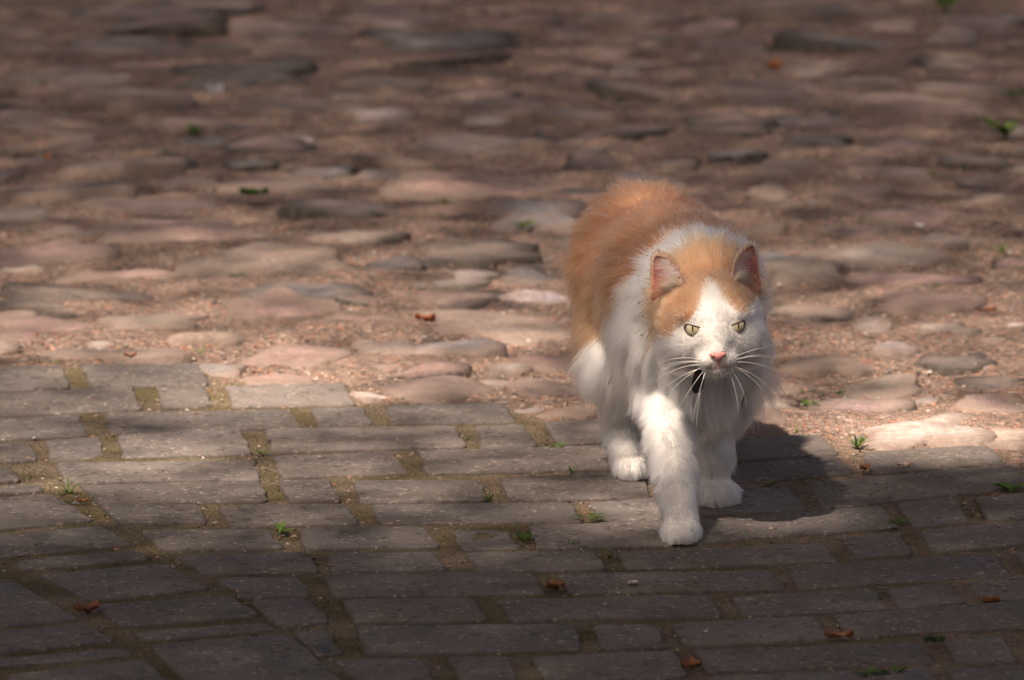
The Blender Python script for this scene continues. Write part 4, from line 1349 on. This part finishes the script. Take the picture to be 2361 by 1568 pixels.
def leaf_mesh(rr_, L, W, curl, bend):
    V_, F_ = [], []
    K, C = 9, 4
    for k in range(K + 1):
        t = k / K
        w = W * math.sin(math.pi * (t * .94 + .04)) ** .8 * rr_.uniform(.82, 1.1)
        for c in range(-C, C + 1):
            u = c / C
            V_.append((L * (t - .5), u * w / 2, .002 + curl * u * u * W + bend * L * (t - .5) ** 2 + rr_.gauss(0, .06) * W + (0 if c else -.03 * W)))
    n_ = 2 * C + 1
    for k in range(K):
        for c in range(n_ - 1):
            i = k * n_ + c
            F_.append((i, i + n_, i + n_ + 1, i + 1))
    return V_, F_
LEAVES = [  # x, y, length m, width m, curl, bend, rotation, height, colour, label, name
 (2085,1080,.020,.012,.35,.9,.3,.001,(.62,.42,.32),'pale pink dry leaf lying on the right end paver'),
 (2155,1492,.026,.024,.25,.4,.4,.004,(.045,.095,.03),'fresh green leaf on the dark pavers near the bottom right'),
 (1280,1360,.022,.030,.5,.8,.2,.000,(.24,.11,.06),'crumpled brown leaf in a joint below the cat paw'),
 (1993,1086,.018,.016,.6,.9,.8,.000,(.26,.12,.07),'curled brown leaf in the joint under the pale grass tuft'),
 (980,744,.030,.024,.4,.8,.1,.002,(.26,.07,.03),'reddish brown leaf between cobbles left of the cat'),
 (2273,724,.030,.014,.4,.8,.1,.002,(.22,.09,.05),'thin brown leaf on the sand at right'),
 (1458,1350,.016,.014,.3,.5,.9,.000,(.55,.50,.42),'whitish leaf scrap in the joint right of the brown leaf'),
 (1594,1542,.024,.026,.5,.8,.3,.000,(.24,.10,.06),'brown leaf in the joint at the bottom middle'),
 (1933,1474,.034,.020,.5,.8,.0,.000,(.27,.12,.07),'rusty leaf in the joint at the lower right'),
 (585,474,.048,.034,.3,.3,.2,.014,(.055,.135,.025),'fresh green leaf lying on the cobbles at left'),
 (1785,166,.030,.036,.5,.8,.5,.004,(.32,.12,.04),'orange brown leaf beside the tan far cobble'),
 (110,405,.012,.014,.7,.9,.2,.020,(.45,.15,.03),'orange leaf scrap on the dark cobble at left'),
 (300,832,.018,.012,.4,.8,.3,.004,(.45,.15,.05),'orange leaf scrap at the paving edge at left'),
 (190,1160,.014,.010,.4,.8,.3,.000,(.36,.16,.06),'orange brown scrap in the diagonal joint at left'),
 (200,1412,.030,.024,.5,.8,.4,.000,(.22,.09,.05),'dark red leaf in the diagonal joint at bottom left'),
 (2285,1385,.026,.020,.5,.8,.6,-.003,(.25,.10,.04),'tan leaf in the joint at lower right edge'),
 (1810,1390,.0,.0,0,0,0,0,None,''),
]
rl = random.Random(9)
for row in LEAVES:
    if row[8] is None: continue
    px, py, L, W, cu, be, ro, hz, c, lab = row
    v_, f_ = leaf_mesh(rl, L * .8, W * .8, cu * .45, be * .5)
    o = link('fallen_leaf', mesh_from('fallen_leaf', v_, f_, True), M_DRY if c[1] < c[0] else M_LEAF)
    p = at(px, py); o.location = (p.x, p.y, hz); o.rotation_euler = (0, 0, ro); o.color = (*c, 1)
    tag(o, lab, 'leaf', 'fallen leaves on the ground')
PETALS = [(497,237,.022,'larger white petal on the sand between dark cobbles at upper left'), (1870,497,.010,'small white petal on the sand right of the cat'), (2120,550,.011,'white petal on the grey cobble at right')]
for px, py, L, lab in PETALS:
    v_, f_ = leaf_mesh(rl, L, L * .8, .5, .8)
    o = link('petal', mesh_from('petal', v_, f_, True), M_LEAF)
    p = at(px, py); o.location = (p.x, p.y, .012); o.color = (.85, .83, .80, 1)
    tag(o, lab, 'petal', 'white petals on the ground')
# orange brick crumbs and bud scales scattered over the street
n = 320
x = rng.uniform(-0.8, 0.8, n); y = rng.uniform(-0.5, 4.0, n)
zz = np.where(y > edge_y(x), 0.0008, -0.0022)
Cc = np.array([(.38,.15,.08),(.34,.16,.07),(.25,.09,.055),(.42,.24,.13)])[rng.integers(0, 4, n)]
tag(link('litter', grains(np.stack([x, y, zz], 1), rng.uniform(.0012, .0032, n), Cc, 'litter', .35), M_GRIT), kind='stuff')

# ------------------------------------------------------------------ unseen tree, its crown shaped to dapple the light
def light_target(x, y):
    """share of the sun that the crown is shaped to let through there"""
    X, Y = proj(x, y, 0 * x)
    inside = (y > -2.5) & (y < 7)
    yy = np.array([-300, 0, 250, 450, 600, 720, 850, 980, 1100, 1190, 1260, 1330, 1430, 1600])
    T = np.interp(Y, yy, [.07, .085, .12, .20, .32, .45, .48, .44, .42, .26, .08, .02, .008, .006])
    sg = lambda t: 1 / (1 + np.exp(-t))
    T = T * (1 - .84 * sg((X - 1640) / 45) * sg((Y - 1010) / 12))
    def g(cx, cy, sx, sy): return np.exp(-((X - cx) / sx) ** 2 - ((Y - cy) / sy) ** 2)
    T = T + 1.5 * g(665, 893, 210, 56) + .30 * g(380, 1080, 230, 60) + 2.2 * g(2105, 980, 185, 50) + .35 * g(1440, 1185, 130, 40)
    T = T + .75 * g(2170, 1045, 170, 34) + .12 * g(500, 740, 500, 90)
    def gm(cx, cy, sx, sy): return np.exp(-((x - cx) / sx) ** 2 - ((y - cy) / sy) ** 2)
    T = T * (1 - .7 * gm(.33, .14, .11, .17))
    T = T + .60 * gm(.268, .026, .056, .066) + .50 * gm(.240, .17, .06, .085) + .42 * gm(.235, .40, .085, .10) + .26 * gm(.200, .18, .05, .06) + .12 * gm(.180, -.01, .035, .035)
    T = T * np.where(X < 0, np.exp(X / 900), 1) * np.where(X > 2360, np.exp(-(X - 2360) / 900), 1)
    T = np.where(inside, T, .04)
    return np.clip(T, .012, 1)

tree = empty('unseen_shade_tree', (-5.6, -6.2, 0))
tag(tree, 'unseen leafy tree beside the street, crown shaped to set the dappled light', 'tree')
TB_ = Vector(tree.location)
LS = 0.042
Sx, Sy = SUN.x / SUN.z, SUN.y / SUN.z
cx_, cy_ = Sx * 8, 1.6 + Sy * 8
# leaves spread evenly over the sun's view of the street, thinned where street or cat should be lit
gxs, gys = np.meshgrid(np.arange(-5, 5, LS), np.arange(-4.5, 8, LS))
gxs, gys = gxs.ravel(), gys.ravel()
need = -np.log(light_target(gxs, gys)) / 0.50
cnt = np.floor(need + rng.random(len(need))).astype(int)
gxs, gys = np.repeat(gxs, cnt), np.repeat(gys, cnt)
gxs = gxs + rng.uniform(-.5, .5, len(gxs)) * LS; gys = gys + rng.uniform(-.5, .5, len(gys)) * LS
h = rng.uniform(5.5, 10.5, len(gxs))
lx, ly = gxs + Sx * h, gys + Sy * h
inside = ((lx - cx_) / 5.4) ** 2 + ((ly - cy_) / 6.4) ** 2 + ((h - 8.0) / 4.5) ** 2 < 1
lx, ly, h = lx[inside], ly[inside], h[inside]
nl = len(lx)
nv_ = rng.normal(size=(nl, 3)); nv_[:, 2] = np.abs(nv_[:, 2]) + .9; nv_ /= np.linalg.norm(nv_, axis=1, keepdims=True)
tv_ = np.cross(nv_, rng.normal(size=(nl, 3))); tv_ /= np.linalg.norm(tv_, axis=1, keepdims=True)
bv_ = np.cross(nv_, tv_)
sz = LS * rng.uniform(.75, 1.3, nl)
Pc = np.stack([lx, ly, h], 1) - np.array(TB_)
quad = np.stack([Pc - tv_ * sz[:, None] * .62, Pc - bv_ * sz[:, None] * .45 + nv_ * .006, Pc + tv_ * sz[:, None] * .70, Pc + bv_ * sz[:, None] * .45 + nv_ * .006], 1)
s = NT('tree_leaf')
s.out((.055, .10, .03), .5)
tr_ = s.n('ShaderNodeBsdfTranslucent'); tr_.inputs[0].default_value = (.09, .13, .03, 1)
mx_ = s.n('ShaderNodeMixShader'); mx_.inputs[0].default_value = .3
s.l(s.b.outputs[0], mx_.inputs[1]); s.l(tr_.outputs[0], mx_.inputs[2]); s.l(mx_.outputs[0], s.t.nodes['Material Output'].inputs['Surface'])
crown = link('crown', mesh_arrays('crown', quad.reshape(-1, 3), np.arange(nl * 4).reshape(-1, 4)), s.m, tree)
crown['kind'] = 'stuff'
M_BARK = mat_plain('bark', (.10, .075, .055), .9, .2, 0, 25, .4, .02)
tv2, tf2 = [], []
def limb(pts, rads):
    v_, f_ = tube([Vector(p) for p in pts], rads, 10)
    o = len(tv2); tv2.extend(v_); tf2.extend([tuple(i + o for i in f) for f in f_])
limb([(0, 0, -.3), (.03, .02, .6), (.1, .1, 2.5), (.2, .0, 4.4), (.3, -.1, 6.5), (.35, -.2, 9.3)], [.30, .24, .19, .16, .10, .03])
for a in range(7):
    an = a * .9 + .3; z0 = 3.6 + .35 * a
    b0 = Vector((.2, .02, z0)); d = Vector((math.cos(an), math.sin(an) - .35, .8)) * .62
    limb([b0, b0 + d * 1.2, b0 + d * 2.2 + Vector((0, 0, .2)), b0 + d * 3.4], [.085, .06, .04, .012])
link('trunk', mesh_from('trunk', tv2, tf2, True), M_BARK, tree)
print('leaves', nl, 'cobbles', len(placed), 'pavers', len(traced) + extra, 'body verts', len(V), 'hairs', len(P0))
